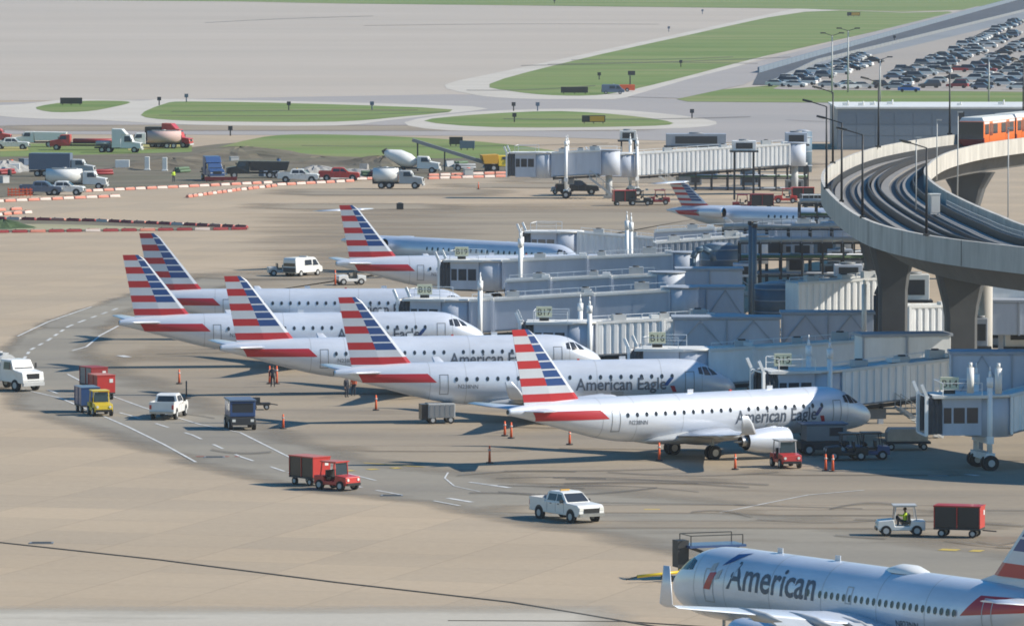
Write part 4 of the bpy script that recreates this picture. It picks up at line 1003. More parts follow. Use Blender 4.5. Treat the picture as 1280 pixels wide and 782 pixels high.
rack('long steel pipe rack under the far white jet bridge', 850,1010,238, .0, 8, h=3.3, dep=5)
for k in range(30):
    zone = random.choice([(905,1085,345,3.6),(905,1085,322,3.4),(930,1070,372,3.2),(1000,1085,300,3.4),(860,1000,236,.1),(860,1000,228,.1)])
    px = random.uniform(zone[0], zone[1]); py = zone[2]+random.uniform(-6,6)
    sx = random.uniform(1.2,3.0); sz = random.uniform(.9,2.1)
    mk = random.choice(['bridgeb','bridgeg','teal','lgrey','bridgeb','grey']); wh = 'under the far white jet bridge' if zone[2] < 240 else 'on the pipe racks near the viaduct bend' if zone[2] < 310 else 'on the pipe racks left of the first pier'
    lb = '%s %s air unit %s' % ({'bridgeb':'slate grey','bridgeg':'mid grey','teal':'dark blue','lgrey':'pale','grey':'dark grey'}[mk], 'wide' if sx > 2.3 else 'narrow' if sx < 1.7 else 'square', wh)
    unit(lb, 'air_handler', 'service unit', px, py, zone[3], (sx, random.uniform(1.2,2), sz), mk, legs=False, group=lb)
tank('broad dark blue tank at the end of the plain grey walkway', 900,343, 3.2, 1.9, 2.9)
tank('dark blue tank left of the sunlit ribbed walkway', 970,396, 3.4, 1.9, 2.9); tank('slim blue tank at the end of the far white bridge', 1003,215, 0, 1.4, 6)
for (x,y,z,d,m_,lab) in ((930,188,6.6,(3.2,2,1.3),'bridgew','white roof unit on the far sunlit bridge'),(995,180,6.4,(3,2.4,1.6),'bridgeg','pale roof unit over the slim blue tank'),
    (1142,374,5.5,(2.6,2,2.2),'whitep','white air unit between the two piers'),(1247,430,4.2,(3.6,2.4,2.9),'bridgeg','grey plant box beside the right pier'),(1278,432,4.2,(3.0,2.4,2.8),'bridgew','white plant box at the right edge'),(1226,432,5,(1.0,1,2.2),'bridgeb','narrow blue grey duct box behind the right pier'),
    (1060,345,5,(2.6,2,1.1),'bridgeg','low grey unit on top of the pipe rack'),(870,182,3.2,(9,3,1.8),'bridgeb','long blue grey unit behind the far sunlit bridge'),(785,175,5,(2.4,2,1.4),'whitep','white roof unit behind the far cab')):
    unit(lab, 'plant_unit', 'service unit', x, y, z, d, m_)
for (x,y,z,h,m_,lab) in ((1232,400,7,6,'pad','beige concrete column beside the right pier'),):
    q = P(x,y,z); mb = MB(); mb.cyl((0,0,0),(0,0,11.3),.55,n=18); o = mb.build('concrete_column', M['conc']); o.location = (q.x, q.y, 0); tag(o, lab, 'column')
# elbow ducts
for (x,y,z,r,m_,lab) in ((1075,388,3.4,.35,'dark','dark bent duct in front of the left pier'),(1096,386,4.6,.3,'dark','second dark bent duct in front of the left pier'),(866,338,4.6,.3,'teal','blue bent duct by the broad dark tank')):
    q = P(x,y,z); pts = [Vector((0,0,-z)), Vector((0,0,1.2)), Vector((.3,0,1.9)), Vector((1.0,0,2.1)), Vector((1.8,0,1.7)), Vector((2.0,0,.9))]
    mb = MB()
    for a, b in zip(pts[:-1], pts[1:]): mb.cyl(a, b, r, n=12)
    o = mb.build('bent_duct', M[m_]); o.location = q; tag(o, lab, 'duct')
for (x,y0,z,h,r,lab) in ((1080,432,4,5,.2,'white post in front of the left pier'),(1106,300,8,3,.15,'thin white vent stack near the bend'),(938,415,0,10,.2,'blue vent stack with black cap left of the B15 sign'),(943,416,0,9.8,.2,'second blue vent stack with black cap left of the B15 sign'),(1213,491,5.6,1.8,.25,'white telescoping mast on the left of the B14 cab roof'),(1248,492,5.6,1.8,.25,'white telescoping mast on the right of the B14 cab roof')):
    q = P(x,y0,z); r_ = empty('vent_stack', q, 0, lab, 'vent stack'); mb = MB(); mb.cyl((0,0,0),(0,0,h),r,n=12); mb.build('pipe', M['whitep' if 'white' in lab else 'teal'], r_)
    mb = MB(); mb.cyl((0,0,h),(0,0,h+.35),r*1.35 if 'black' in lab else r*.5,n=12); mb.build('cap', M['black' if 'black' in lab else 'whitep'], r_)

# ------------------------------------------------------------ vehicles
def wheels(root, xs, y, r, wd=.26, dual=None):
    for x in xs:
        for s in (1, -1):
            mb = MB(); mb.cyl((0,-wd/2,0), (0,wd/2,0), r, M['rubber'], n=18); mb.cyl((0,-wd/2-.015,0), (0,wd/2+.015,0), r*.55, M['lgrey'], n=12)
            o = mb.build('wheel', M['rubber'], root); o.location = (x, s*y, r)
def tum(z0, z1, k):  # tumblehome
    return lambda z: 1.0 if z <= z0 else 1-(1-k)*min(1, (z-z0)/(z1-z0))
def glassq(root, pts, m='glass', name='window'):
    mb = MB(); mb.add(pts, [tuple(range(len(pts)))]); return mb.build(name, M[m], root)
def pickup(label, loc, rz, m='whitep', load=None, beacon=True, group='pickup trucks on the apron'):
    """front towards +x, length 5.9"""
    r = empty('pickup_truck', loc, rz, label, 'pickup truck', group)
    mb = MB(); mb.prism([(-2.9,.5),(2.75,.42),(2.95,.62),(2.93,1.02),(2.7,1.18),(1.35,1.26),(-2.9,1.22)], -.98, .98); body = mb.build('body', M[m], r, bevel=.05)
    mb = MB(); mb.prism([(1.42,1.25),(.72,1.83),(.4,1.9),(-.75,1.9),(-1.0,1.8),(-1.12,1.23)], -.93, .93, wtop=tum(1.25,1.9,.80)); cab = mb.build('cab', M[m], r, bevel=.03)
    mb = MB(); mb.box((-2.02,0,1.21), (1.62,1.6,.06)); mb.build('bed_floor', M['dark'], r)
    mb = MB()
    for s in (-1,1): mb.box((-2.0,s*.93,1.3), (1.8,.1,.2))
    mb.box((-2.87,0,1.28), (.08,1.9,.24)); mb.build('bed_rail', M[m], r)
    f = tum(1.25,1.9,.80)
    def sy(z): return .93*f(z)+.012
    for s in (-1,1):
        for x0, x1, x2, x3 in ((.22,1.08,.62,.22),(-.85,.12,.12,-.78)):
            glassq(r, [(x0,s*sy(1.3),1.3),(x1,s*sy(1.3),1.3),(x2,s*sy(1.74),1.74),(x3,s*sy(1.74),1.74)])
        mb = MB(); mb.box((1.0,s*1.06,1.32), (.12,.2,.2)); mb.build('mirror', M['black'], r)
        mb = MB(); mb.box((2.9,s*.78,.93), (.12,.3,.2)); mb.build('headlight', M['light_lamp'], r)
        mb = MB(); mb.box((-2.92,s*.88,1.02), (.06,.16,.32)); mb.build('taillight', M['redv'], r)
        for k in (-.38,.5): 
            mb = MB(); mb.box((k,s*.985,1.12), (.2,.03,.05)); mb.build('door_handle', M['dark'], body)
        mb = MB(); 
        for xd in (1.15,.17,-.82): mb.box((xd,s*.984,.9), (.02,.012,.6))
        mb.build('door_seam', M['grey'], body)
    glassq(r, [(1.40,-.8,1.3),(1.40,.8,1.3),(.80,.70,1.80),(.80,-.70,1.80)], name='windscreen')
    glassq(r, [(-1.125,-.7,1.32),(-1.125,.7,1.32),(-1.03,.62,1.74),(-1.03,-.62,1.74)], name='rear_window')
    mb = MB(); mb.box((2.93,0,.82), (.1,1.2,.3)); mb.build('grille', M['black'], r)
    mb = MB(); mb.box((2.96,0,.55), (.16,1.9,.2)); mb.build('bumper', M['metal'], r); mb = MB(); mb.box((-2.95,0,.6), (.14,1.85,.18)); mb.build('bumper', M['metal'], r)
    for x in (1.95,-1.75):
        for s in (-1,1): mb = MB(); mb.cyl((x,s*.93,.42),(x,s*.99,.42),.5,n=20); mb.build('wheel_arch', M['dark'], r)
    wheels(r, (1.95,-1.75), .88, .4)
    if beacon: mb = MB(); mb.box((-.2,0,1.95), (.15,.7,.07)); mb.build('light_bar', M['amber'], r)
    if load == 'cargo': mb = MB(); mb.box((-2.5,.5,1.38), (.5,.4,.3)); mb.build('load', M['sorange'], r)
    return r
def van(label, loc, rz, m='whitep'):
    r = empty('van', loc, rz, label, 'van')
    mb = MB(); mb.prism([(-2.3,.4),(2.3,.38),(2.42,.6),(2.35,.95),(1.95,1.12),(1.35,1.85),(1.05,2.0),(-2.15,2.02),(-2.32,1.8)], -.92, .92, wtop=tum(1.1,2.0,.86)); mb.build('body', M[m], r, bevel=.05)
    f = tum(1.1,2.0,.86)
    for s in (-1,1):
        q = lambda z: s*(.92*f(z)+.012)
        glassq(r, [(.7,q(1.15),1.15),(1.7,q(1.15),1.15),(1.25,q(1.75),1.75),(.7,q(1.75),1.75)]); glassq(r, [(-.7,q(1.2),1.2),(.5,q(1.2),1.2),(.5,q(1.75),1.75),(-.7,q(1.75),1.75)])
        mb = MB(); mb.box((2.36,s*.7,.85), (.1,.3,.2)); mb.build('headlight', M['light_lamp'], r)
    glassq(r, [(1.97,-.78,1.14),(1.97,.78,1.14),(1.42,.72,1.8),(1.42,-.72,1.8)], name='windscreen')
    glassq(r, [(-2.33,-.78,1.1),(-2.33,.78,1.1),(-2.30,.74,1.8),(-2.30,-.74,1.8)], name='rear_window')
    mb = MB(); mb.box((-2.34,0,.72), (.05,1.6,.5)); mb.build('tailgate', M['dark'], r)
    mb = MB(); mb.box((.2,0,2.07), (.3,1.0,.1)); mb.build('light_bar', M['lgrey'], r)
    wheels(r, (1.5,-1.45), .82, .34); return r
def tractor(label, loc, rz, m='redv', cabm=None, canopy=True, driver=False, name='baggage_tractor'):
    r = empty(name, loc, rz, label, 'baggage tractor')
    mb = MB(); mb.prism([(-1.5,.35),(1.45,.35),(1.55,.5),(1.5,.95),(.5,1.05),(.42,.62),(-.55,.62),(-.6,.98),(-1.5,.95)], -.72, .72); mb.build('body', M[m], r, bevel=.05)
    mb = MB(); mb.box((-.25,0,.8), (.5,1.1,.16)); mb.box((-.5,0,1.1), (.12,1.1,.5)); mb.build('seat', M['black'], r)
    if canopy:
        mb = MB()
        for x in (.45,-.95):
            for s in (-1,1): mb.bar((x,s*.62,.95), (x*.85,s*.6,1.88), .06)
        
        for x in (.45*.85,-.95*.85): mb.bar((x,-.6,1.86),(x,.6,1.86),.05)
        for s in (-1,1): mb.bar((.38,s*.6,1.86),(-.8,s*.6,1.86),.05)
        mb.build('cab_frame', M[cabm or m], r); mb = MB(); mb.box((-.2,0,1.92), (1.5,1.36,.07)); mb.build('roof', M[cabm or m], r)
        glassq(r, [(.47,-.55,1.05),(.47,.55,1.05),(.40,.52,1.82),(.40,-.52,1.82)], 'glassb', 'windscreen')
    mb = MB(); mb.cyl((.3,0,1.0),(.12,0,1.15),.18,n=14); mb.build('steering_wheel', M['black'], r)
    for s in (-1,1):
        mb = MB(); mb.cyl((1.5,s*.5,.75),(1.57,s*.5,.75),.1,n=12); mb.build('headlight', M['light_lamp'], r)
    mb = MB(); mb.box((1.58,0,.45), (.1,1.3,.18)); mb.build('bumper', M['black'], r)
    wheels(r, (1.0,-.95), .68, .34, .22); return r
def cart(label, loc, rz, m='redv', roofm=None, open_side=True, L=3.0):
    r = empty('baggage_cart', loc, rz, label, 'baggage cart', 'covered baggage carts')
    mb = MB(); mb.box((0,0,.55), (L,1.5,.12)); mb.build('floor', M['dark'], r)
    mb = MB(); mb.box((0,0,1.98), (L+.06,1.56,.08)); mb.build('roof', M[roofm or m], r)
    for s in (-1,1):
        mb = MB(); mb.box((s*(L/2-.03),0,1.28), (.05,1.5,1.36)); mb.build('end_panel', M[m], r)
        mb = MB(); mb.box((s*(L/2+.0),.42,1.55), (.03,.3,.3)); mb.build('end_sticker', M['whitep'], r)
    for x in (-L/2+.04, 0, L/2-.04):
        for s in (-1,1): mb = MB(); mb.bar((x,s*.73,.6), (x,s*.73,1.95), .06); mb.build('post', M[m], r)
    for s in (-1,1):
        for (a,b) in ((-L/2+.08,-.06),(.06,L/2-.08)):
            mb = MB(); mb.box(((a+b)/2,s*.70,1.28), (b-a,.03,1.3)); mb.build('curtain', M['darkred' if m == 'redv' else 'bluev' if m == 'bluev' else 'grey'] if not open_side else M['black'], r)
    mb = MB(); mb.bar((L/2,0,.45), (L/2+.9,0,.4), .07); mb.build('drawbar', M['dark'], r)
    wheels(r, (L/2-.5,-L/2+.5), .6, .26, .18); return r
def truck(label, loc, rz, m='whitep', kind='tank', lm='whitep', L=7.5, name='service_truck', cabh=2.5, sleeper=False, cat='truck'):
    """cab at +x with bonnet, body of the given kind behind"""
    r = empty(name, loc, rz, label, cat)
    mb = MB(); mb.box((-.3,0,.78), (L,.9,.25)); mb.build('chassis', M['dark'], r)
    x1 = L/2-.3
    mb = MB(); mb.prism([(x1-3.2,.75),(x1,.65),(x1+.12,.9),(x1,1.55),(x1-1.25,1.75),(x1-1.65,cabh),(x1-3.2,cabh+.03)], -1.08, 1.08, wtop=tum(1.7,cabh,.9)); mb.build('cab', M[m], r, bevel=.06)
    f = tum(1.7,cabh,.9); q = lambda z: 1.08*f(z)+.015
    glassq(r, [(x1-1.27,-.92,1.8),(x1-1.27,.92,1.8),(x1-1.61,.88,cabh-.12),(x1-1.61,-.88,cabh-.12)], name='windscreen')
    for s in (-1,1):
        glassq(r, [(x1-2.6,s*q(1.75),1.75),(x1-1.45,s*q(1.75),1.75),(x1-1.75,s*q(cabh-.15),cabh-.15),(x1-2.6,s*q(cabh-.15),cabh-.15)])
        mb = MB(); mb.box((x1+.02,s*.85,1.15), (.1,.3,.22)); mb.build('headlight', M['light_lamp'], r)
        mb = MB(); mb.box((x1-1.35,s*1.28,2.0), (.1,.15,.45)); mb.build('mirror', M['dark'], r)
        if sleeper: mb = MB(); mb.cyl((x1-3.3,s*.95,.9),(x1-3.3,s*.95,cabh+.9),.08,n=8); mb.build('exhaust_stack', M['chrome'], r)
    mb = MB(); mb.box((x1+.06,0,1.15), (.08,1.2,.6)); mb.build('grille', M['black'], r); mb = MB(); mb.box((x1+.1,0,.6), (.2,2.1,.28)); mb.build('bumper', M['lgrey'], r)
    if sleeper: mb = MB(); mb.prism([(x1-4.6,.8),(x1-3.15,.8),(x1-3.15,cabh),(x1-2.2,cabh+.1),(x1-3.0,cabh+.95),(x1-4.6,cabh+1.0)], -1.12, 1.12); mb.build('sleeper', M[m], r, bevel=.05)
    xb0, xb1 = -L/2-.2, x1-3.35-(1.4 if sleeper else 0); cx = (xb0+xb1)/2; bl = xb1-xb0
    if kind == 'tank':
        mb = MB(); mb.cyl((xb0,0,1.85),(xb1-.1,0,1.85),1.0,n=24); mb.build('tank', M[lm], r)
        mb = MB(); mb.box((cx,0,2.9), (bl*.7,.6,.12)); mb.cyl((cx,0,2.8),(cx,0,3.05),.3,n=14); mb.build('catwalk', M['lgrey'], r)
        mb = MB(); mb.box((xb0-.02,0,1.5), (.1,1.9,1.2)); mb.build('rear_cabinet', M['dark'], r)
    elif kind == 'box': mb = MB(); mb.box((cx,0,2.2), (bl,2.3,2.4)); mb.build('cargo_box', M[lm], r, bevel=.04); mb = MB(); mb.box((xb0-.03,0,2.2), (.04,2.1,2.2)); mb.build('rear_door', M['dark'], r)
    elif kind == 'mixer':
        mb = MB(); mb.loft([[Vector((x,0,z))+Vector((0,rr*cos(t),rr*sin(t))) for t in [2*pi*i/18 for i in range(18)]] for x,z,rr in ((xb1,1.7,.45),(xb1-.8,1.85,1.0),(cx,2.2,1.25),(xb0+.7,2.7,.8),(xb0-.2,3.0,.5))]); mb.build('drum', M[lm], r)
        mb = MB(); mb.bar((xb0-.1,0,2.7),(xb0-1.0,0,1.6),.4,h=.08); mb.cyl((xb0,0,3.0),(xb0-.3,0,3.5),.45,n=12); mb.build('chute', M['dark'], r)
    elif kind == 'flat':
        mb = MB(); mb.box((cx,0,1.15), (bl,2.3,.16)); mb.build('flatbed', M['dark'], r)
        for k in range(3): mb = MB(); mb.cyl((xb0+.2,-.7+.7*k,1.55),(xb1-.3,-.7+.7*k,1.55),.3,n=14); mb.build('pipe_load', M[lm], r)
    elif kind == 'dump':
        mb = MB(); mb.prism([(xb0-.2,1.1),(xb1,1.1),(xb1+.15,2.5),(xb0-.6,2.4)], -1.15, 1.15, wtop=lambda z: 1); mb.build('tipper_body', M[lm], r, bevel=.04)
    elif kind == 'stair':
        mb = MB()
        for k in range(14): mb.box((xb0+bl*k/14-.6,0,1.1+k*.22), (.35,1.4,.1))
        for s in (-1,1):
            mb.bar((xb0-.7,s*.7,1.0),(xb1+.6,s*.7,4.2),.12,h=.4); mb.bar((xb0-.7,s*.7,2.0),(xb1+.6,s*.7,5.2),.07)
        mb.build('stairs', M[lm], r)
    wheels(r, (x1-1.0,-L/2+1.0,-L/2+2.1) if L > 6.8 else (x1-1.0,-L/2+1.0), .95, .48, .32); return r
def G(px, py): q = P(px, py, 0); return Vector((q.x, q.y, .035))
def person(label, loc, rz, shirt='hiviz', h=1.75, seated=False, arms='down', legm='pants'):
    """one continuous skinned body with hands, head parts and clothing shells"""
    r = empty('person', loc, rz, label, 'person'); k = h/1.75
    me = bpy.data.meshes.new('body')
    if seated: J = dict(pel=(0,0,.0),ch=(-.05,0,.42),nk=(-.03,0,.58),hd=(0,0,.68),top=(0,0,.80)); leg = [(.0,.11,-.02),(.42,.14,.02),(.45,.14,-.40),(.58,.15,-.42)]
    else: J = dict(pel=(0,0,.92),ch=(.0,0,1.30),nk=(.01,0,1.49),hd=(.03,0,1.60),top=(.02,0,1.72)); leg = [(0,.1,.86),(.04,.12,.48),(-.02,.13,.08),(.14,.15,.04)]
    z0 = J['ch'][2]; vs_ = [J['pel'],J['ch'],J['nk'],J['hd'],J['top']]; es = [(0,1),(1,2),(2,3),(3,4)]; rad = [.15,.17,.06,.10,.075]
    for s in (1,-1):
        n = len(vs_)
        if arms == 'wheel': A_ = [(J['ch'][0],s*.2,z0+.08),(.1,s*.25,z0-.12),(.33,s*.14,z0-.06),(.42,s*.12,z0-.04)]
        elif arms == 'up': A_ = [(0,s*.2,z0+.09),(.02,s*.42,z0+.12),(.05,s*.5,z0+.36),(.05,s*.52,z0+.46)]
        else: A_ = [(0,s*.2,z0+.09),(-.02,s*.26,z0-.2),(.06,s*.27,z0-.43),(.08,s*.27,z0-.52)]
        vs_ += A_; es += [(1,n),(n,n+1),(n+1,n+2),(n+2,n+3)]; rad += [.065,.05,.038,.036]
        hp = A_[3]; n2 = len(vs_); dx = Vector(A_[3])-Vector(A_[2]); dx.normalize()
        for f in range(4): vs_.append(tuple(Vector(hp)+dx*(.08-.006*abs(f-1.5))+Vector((0,.018*(f-1.5),0)))); es.append((n+3,n2+f)); rad.append(.009)
        vs_.append(tuple(Vector(hp)+dx*.03+Vector((.03,-s*.03,0)))); es.append((n+3,n2+4)); rad.append(.01)
        n = len(vs_); vs_ += [(p[0],s*p[1],p[2]) for p in leg]; es += [(0,n),(n,n+1),(n+1,n+2),(n+2,n+3)]; rad += [.10,.075,.05,.05]
    me.from_pydata([Vector(v)*k for v in vs_], es, []); o = bpy.data.objects.new('body', me); link(o)
    md = o.modifiers.new('skin','SKIN'); 
    for i, v in enumerate(me.skin_vertices[0].data): v.radius = (rad[i]*k, rad[i]*k); v.use_root = (i == 0)
    sb = o.modifiers.new('sub','SUBSURF'); sb.levels = 1; sb.render_levels = 1
    dg = bpy.context.evaluated_depsgraph_get(); me2 = bpy.data.meshes.new_from_object(o.evaluated_get(dg)); bpy.data.objects.remove(o)
    for mm in (M['skin'], M[shirt], M[legm], M['black']): me2.materials.append(mm)
    zc = J['pel'][2]*k; zn = J['nk'][2]*k-.03
    for p in me2.polygons:
        c = p.center; p.use_smooth = True
        hand = abs(c.y) > .22*k and c.z < (z0-.44)*k and not seated or (arms == 'wheel' and c.x > .36 and c.z > .1)
        legp = c.z < zc+.04 or (seated and c.x > .12 and c.z < .15*k)
        if c.z > zn: p.material_index = 0
        elif hand and not (c.z < zc-.2 and abs(c.y) < .2): p.material_index = 0
        elif legp: p.material_index = 3 if (c.z < (.09 if not seated else -.36)*k) else 2
        else: p.material_index = 1
        if abs(c.z-J['top'][2]*k) < .09*k and c.x < .06*k and c.z > J['hd'][2]*k: p.material_index = 0
    b = bpy.data.objects.new('body', me2); link(b); b.parent = r; TREE.setdefault(r.name, []).append(b)
    hc = Vector(J['hd'])*k; mb = MB(); rr = []
    for zz, q in ((.02,.108),(.08,.112),(.13,.09),(.17,.03)): rr.append([hc+Vector((q*1.05*cos(t)-.012, q*.92*sin(t), zz*k)) for t in [2*pi*i/14 for i in range(14)]])
    mb.loft(rr); mb.build('hair', M['hair'], r)
    mb = MB(); mb.prism([(hc.x+.09,hc.z+.03),(hc.x+.135,hc.z-.02),(hc.x+.09,hc.z-.03)], -.016, .016, M['skin'])
    for s in (-1,1): mb.box((hc.x+.098,s*.035,hc.z+.035), (.01,.024,.012), M['hair']); mb.box((hc.x,s*.103,hc.z), (.03,.015,.05), M['skin'])
    mb.box((hc.x+.098,0,hc.z-.055), (.01,.05,.012), M['darkred']); mb.build('face', M['skin'], r)
    return r

pickup('white crew cab pickup truck driving on the open apron above the expansion joint', G(708,650), R(-57), load='cargo')
pickup('white pickup truck seen from behind, beside the blue loader', G(211,522), R(82), beacon=False)
truck('white utility truck cut by the left edge of the apron', G(16,487), R(-50), 'whitep', 'tank', 'lgrey', 6.2, 'utility_truck')
cart('red baggage cart directly behind the yellow tractor and blue cart', G(127,499), R(-68), 'redv', open_side=False, L=2.4)
cart('dark red baggage cart half hidden behind the upper red cart', G(117,489), R(-60), 'darkred', open_side=False, L=2.2)
cart('blue baggage cart left of the yellow tractor', G(109,515), R(-74), 'bluev', open_side=False, L=2.6)
tractor('small yellow baggage tractor facing the camera', G(125,519), R(-75), 'yellow')
def loader(label, loc, rz, m='bluev'):
    r = empty('cargo_loader', loc, rz, label, 'loader')
    mb = MB(); mb.box((0,0,.7), (3.6,1.9,.6)); mb.build('chassis', M['dark'], r, bevel=.04)
    mb = MB(); mb.box((.1,0,1.6), (3.0,1.95,1.15)); mb.build('body', M[m], r, bevel=.05); mb = MB(); mb.box((0,0,2.26), (3.4,2.05,.12)); mb.build('roof', M['slate'], r, bevel=.02)
    glassq(r, [(1.605,-.8,1.35),(1.605,.8,1.35),(1.605,.8,2.05),(1.605,-.8,2.05)], name='windscreen'); 
    for s in (-1,1): glassq(r, [(.3,s*.98,1.4),(1.3,s*.98,1.4),(1.3,s*.98,2.0),(.3,s*.98,2.0)]); mb = MB(); mb.box((1.75,s*.7,.75), (.12,.25,.2)); mb.build('headlight', M['light_lamp'], r)
    wheels(r, (1.2,-1.2), .9, .42); return r
loader('dark blue service van seen from the front, left of the small black dolly', G(300,536), R(-80))
r_ = empty('dolly', G(325,512), R(5), 'small black dolly beside the dark blue van', 'dolly'); mb = MB(); mb.box((0,0,.45), (1.6,.9,.18)); mb.bar((.8,0,.45),(1.4,0,.35),.08); mb.box((-.3,0,.75),(.6,.6,.4)); mb.build('frame', M['dark'], r_); wheels(r_, (.5,-.5), .45, .22, .14)
cart('red covered cart towed by the red tractor, lit on its right end', G(387,606), R(-50), 'redv', L=2.7)
tractor('red baggage tractor with glazed cab pulling the red cart', G(421,612), R(-42), 'redv')
tractor('white baggage tractor with a driver in a yellow vest', G(1126,669), R(182), 'whitep', 'lgrey', driver=True)
person('driver in a yellow safety vest seated on the white tractor', G(1128,669)+Vector((.15,0,.92)), R(182), 'hiviz', seated=True, arms='wheel')
cart('red covered cart parked right of the white tractor', G(1199,671), R(-16), 'redv', L=3.0)
van('small white van with black rear doors behind the gate row', G(378,345), R(55))
tractor('low white tow tractor behind the white van', G(352,345), R(10), 'lgrey', canopy=False)
tractor('small white ground vehicle under the tail by the red stand', G(438,356), R(200), 'whitep', canopy=False)
tractor('green and red tug at the engine of the nearest regional jet', G(982,584), R(-75), 'redv', 'lgrey')
tractor('black baggage tractor in the shade under the nearest jet nose', G(1058,575), R(185), 'black')
tractor('blue baggage tractor in the shade right of the black one', G(1085,574), R(185), 'bluev', 'black')
loader('grey belt loader parked under the nose of the nearest jet', G(1028,568), R(10), 'grey')
r_ = empty('cargo_dolly', G(1133,562), R(3), 'silver cargo container on a dolly in the sun by the B14 bridge', 'cargo dolly'); mb = MB(); mb.box((0,0,.55), (3.4,1.8,.16)); mb.build('deck', M['dark'], r_)
mb = MB(); mb.prism([(-1.5,.64),(1.5,.64),(1.5,1.2),(1.25,1.6),(-1.3,1.6),(-1.5,1.3)], -.8, .8); mb.build('container', M['metal'], r_, bevel=.03); wheels(r_, (1.2,-1.2), .7, .26, .18)
# grey equipment box under the second jet
r_ = empty('equipment_cart', G(550,529), R(12), 'grey slatted equipment box on wheels under the belly of the second jet', 'equipment cart'); mb = MB(); mb.box((0,0,1.0), (2.1,1.5,1.1)); mb.build('housing', M['lgrey'], r_, bevel=.03)
for k in range(5): mb = MB(); mb.box((-.8+.4*k,-.77,1.0), (.3,.03,.9)); mb.build('louvre_panel', M['grey'], r_)
wheels(r_, (.7,-.7), .65, .28, .18); mb = MB(); mb.box((-1.3,0,.9), (.5,1.2,1.2)); mb.build('tow_unit', M['black'], r_)
# tow bar and pushback tug at the airliner nose
r_ = empty('tow_bar', G(828,727), R(20), 'yellow tow bar on the ground left of the airliner nose', 'tow bar'); mb = MB(); mb.cyl((-1.6,0,.35),(1.4,0,.55),.09,n=10); mb.build('bar', M['yellow'], r_); mb = MB(); mb.box((1.4,0,.55),(.5,.6,.25)); mb.build('tow_head', M['yellow'], r_)
for s in (-1,1): mb = MB(); mb.cyl((.3,s*.35,.22),(.3,s*.5,.22),.22,n=14); mb.build('wheel', M['rubber'], r_)
mb = MB(); mb.bar((-1.6,0,.35),(-2.2,.3,.15),.06); mb.build('hitch_ring', M['dark'], r_)
r_ = empty('high_loader', G(888,722), R(20), 'dark lift loader with blue platform behind the airliner nose', 'loader'); mb = MB(); mb.box((0,0,.6),(3.4,1.9,.5)); mb.build('chassis', M['dark'], r_)
mb = MB(); mb.box((.1,0,1.95),(3.6,2.0,.14)); mb.build('platform', M['bluev'], r_); mb = MB()
for s in (-1,1): mb.bar((-1.5,s*.8,.8),(1.5,s*.8,1.9),.12); mb.bar((1.5,s*.8,.8),(-1.5,s*.8,1.9),.12); mb.bar((-1.6,s*.9,2.0),(-1.6,s*.9,2.6),.05); mb.bar((1.7,s*.9,2.0),(1.7,s*.9,2.6),.05); mb.bar((-1.6,s*.9,2.6),(1.7,s*.9,2.6),.05)
mb.bar((-1.5,-.8,1.9),(-1.5,.8,1.9),.1); mb.bar((-1.6,-.9,2.6),(-1.6,.9,2.6),.05)
mb.build('scissor_lift', M['black'], r_); wheels(r_, (1.2,-1.2), .85, .38)
mb = MB(); mb.box((-1.9,0,1.5),(.7,.9,1.6)); mb.build('operator_cab', M['dark'], r_)
# far apron vehicles
pickup('dark pickup truck under the far grey jet bridge', G(721,243), R(3), 'black', beacon=False)
FV = [('tractor',(800,257),0,'black','dark tug left of the flag tail of the far T tail jet'),('tractor',(823,256),180,'darkred','dark red tug touching the flag tail of the far T tail jet'),
      ('cart',(780,257),10,'redv','low dark cart left of the dark tug'),('tractor',(930,262),0,'darkred','dark red tug behind the far T tail jet fuselage'),('cart',(952,262),5,'darkred','dark cart behind the dark red tug'),
      ('tractor',(982,254),180,'redv','bright red tractor near the viaduct bend'),('cart',(1003,253),5,'redv','bright red cart near the viaduct bend'),('cart',(1017,263),0,'whitep','white cart with red roof at the viaduct bend'),('tractor',(703,243),180,'lgrey','grey tug beside the dark pickup truck')]
for (kd,p,a,m_,lab) in FV:
    (tractor if kd == 'tractor' else cart)(lab, G(*p), R(a), m_)
# construction side
truck('white boxy truck with lift mechanism behind the barriers at centre', G(500,236), R(-6), 'lgrey', 'tank', 'whitep', 7.0, 'fuel_truck')
truck('white cement mixer truck left of the conveyor', G(518,217), R(-6), 'whitep', 'mixer', 'whitep', 8)
pickup('white pickup truck behind the barriers by the gravel heap', G(373,228), R(-3), 'whitep', group='pickup trucks by the construction area')
pickup('red pickup truck behind the barriers by the gravel heap', G(424,226), R(-2), 'redv', beacon=False, group='pickup trucks by the construction area')
truck('blue semi truck cab facing the camera by the red board', G(266,226), R(-75), 'bluev', 'flat', 'dark', 6.6, sleeper=True)
truck('black tipper truck right of the blue semi truck', G(318,223), R(-175), 'black', 'dump', 'black', 8.5)
truck('white tanker truck behind the blue grey pickup', G(98,237), R(-4), 'whitep', 'tank', 'whitep', 8.5, 'tanker_truck')
truck('slate grey box truck behind the white tanker', G(80,221), R(-6), 'lgrey', 'box', 'slate', 9.5)
pickup('blue grey pickup truck at the left by the orange barrier', G(52,244), R(-6), 'slate', beacon=False, group='pickup trucks by the construction area')
pickup('white pickup truck between the blue grey pickup and the tanker', G(79,244), R(-6), 'whitep', beacon=False, group='pickup trucks by the construction area')
truck('white semi truck with grey rear in the upper row of lorries', G(150,191), R(-6), 'whitep', 'flat', 'lgrey', 7.5, sleeper=True, cabh=2.8)
truck('red flatbed truck loaded with red pipes in the upper row', G(104,188), R(176), 'redv', 'flat', 'darkred', 11)
truck('white tanker truck left of the red semi in the upper row', G(190,186), R(-178), 'whitep', 'tank', 'pinkw', 9)
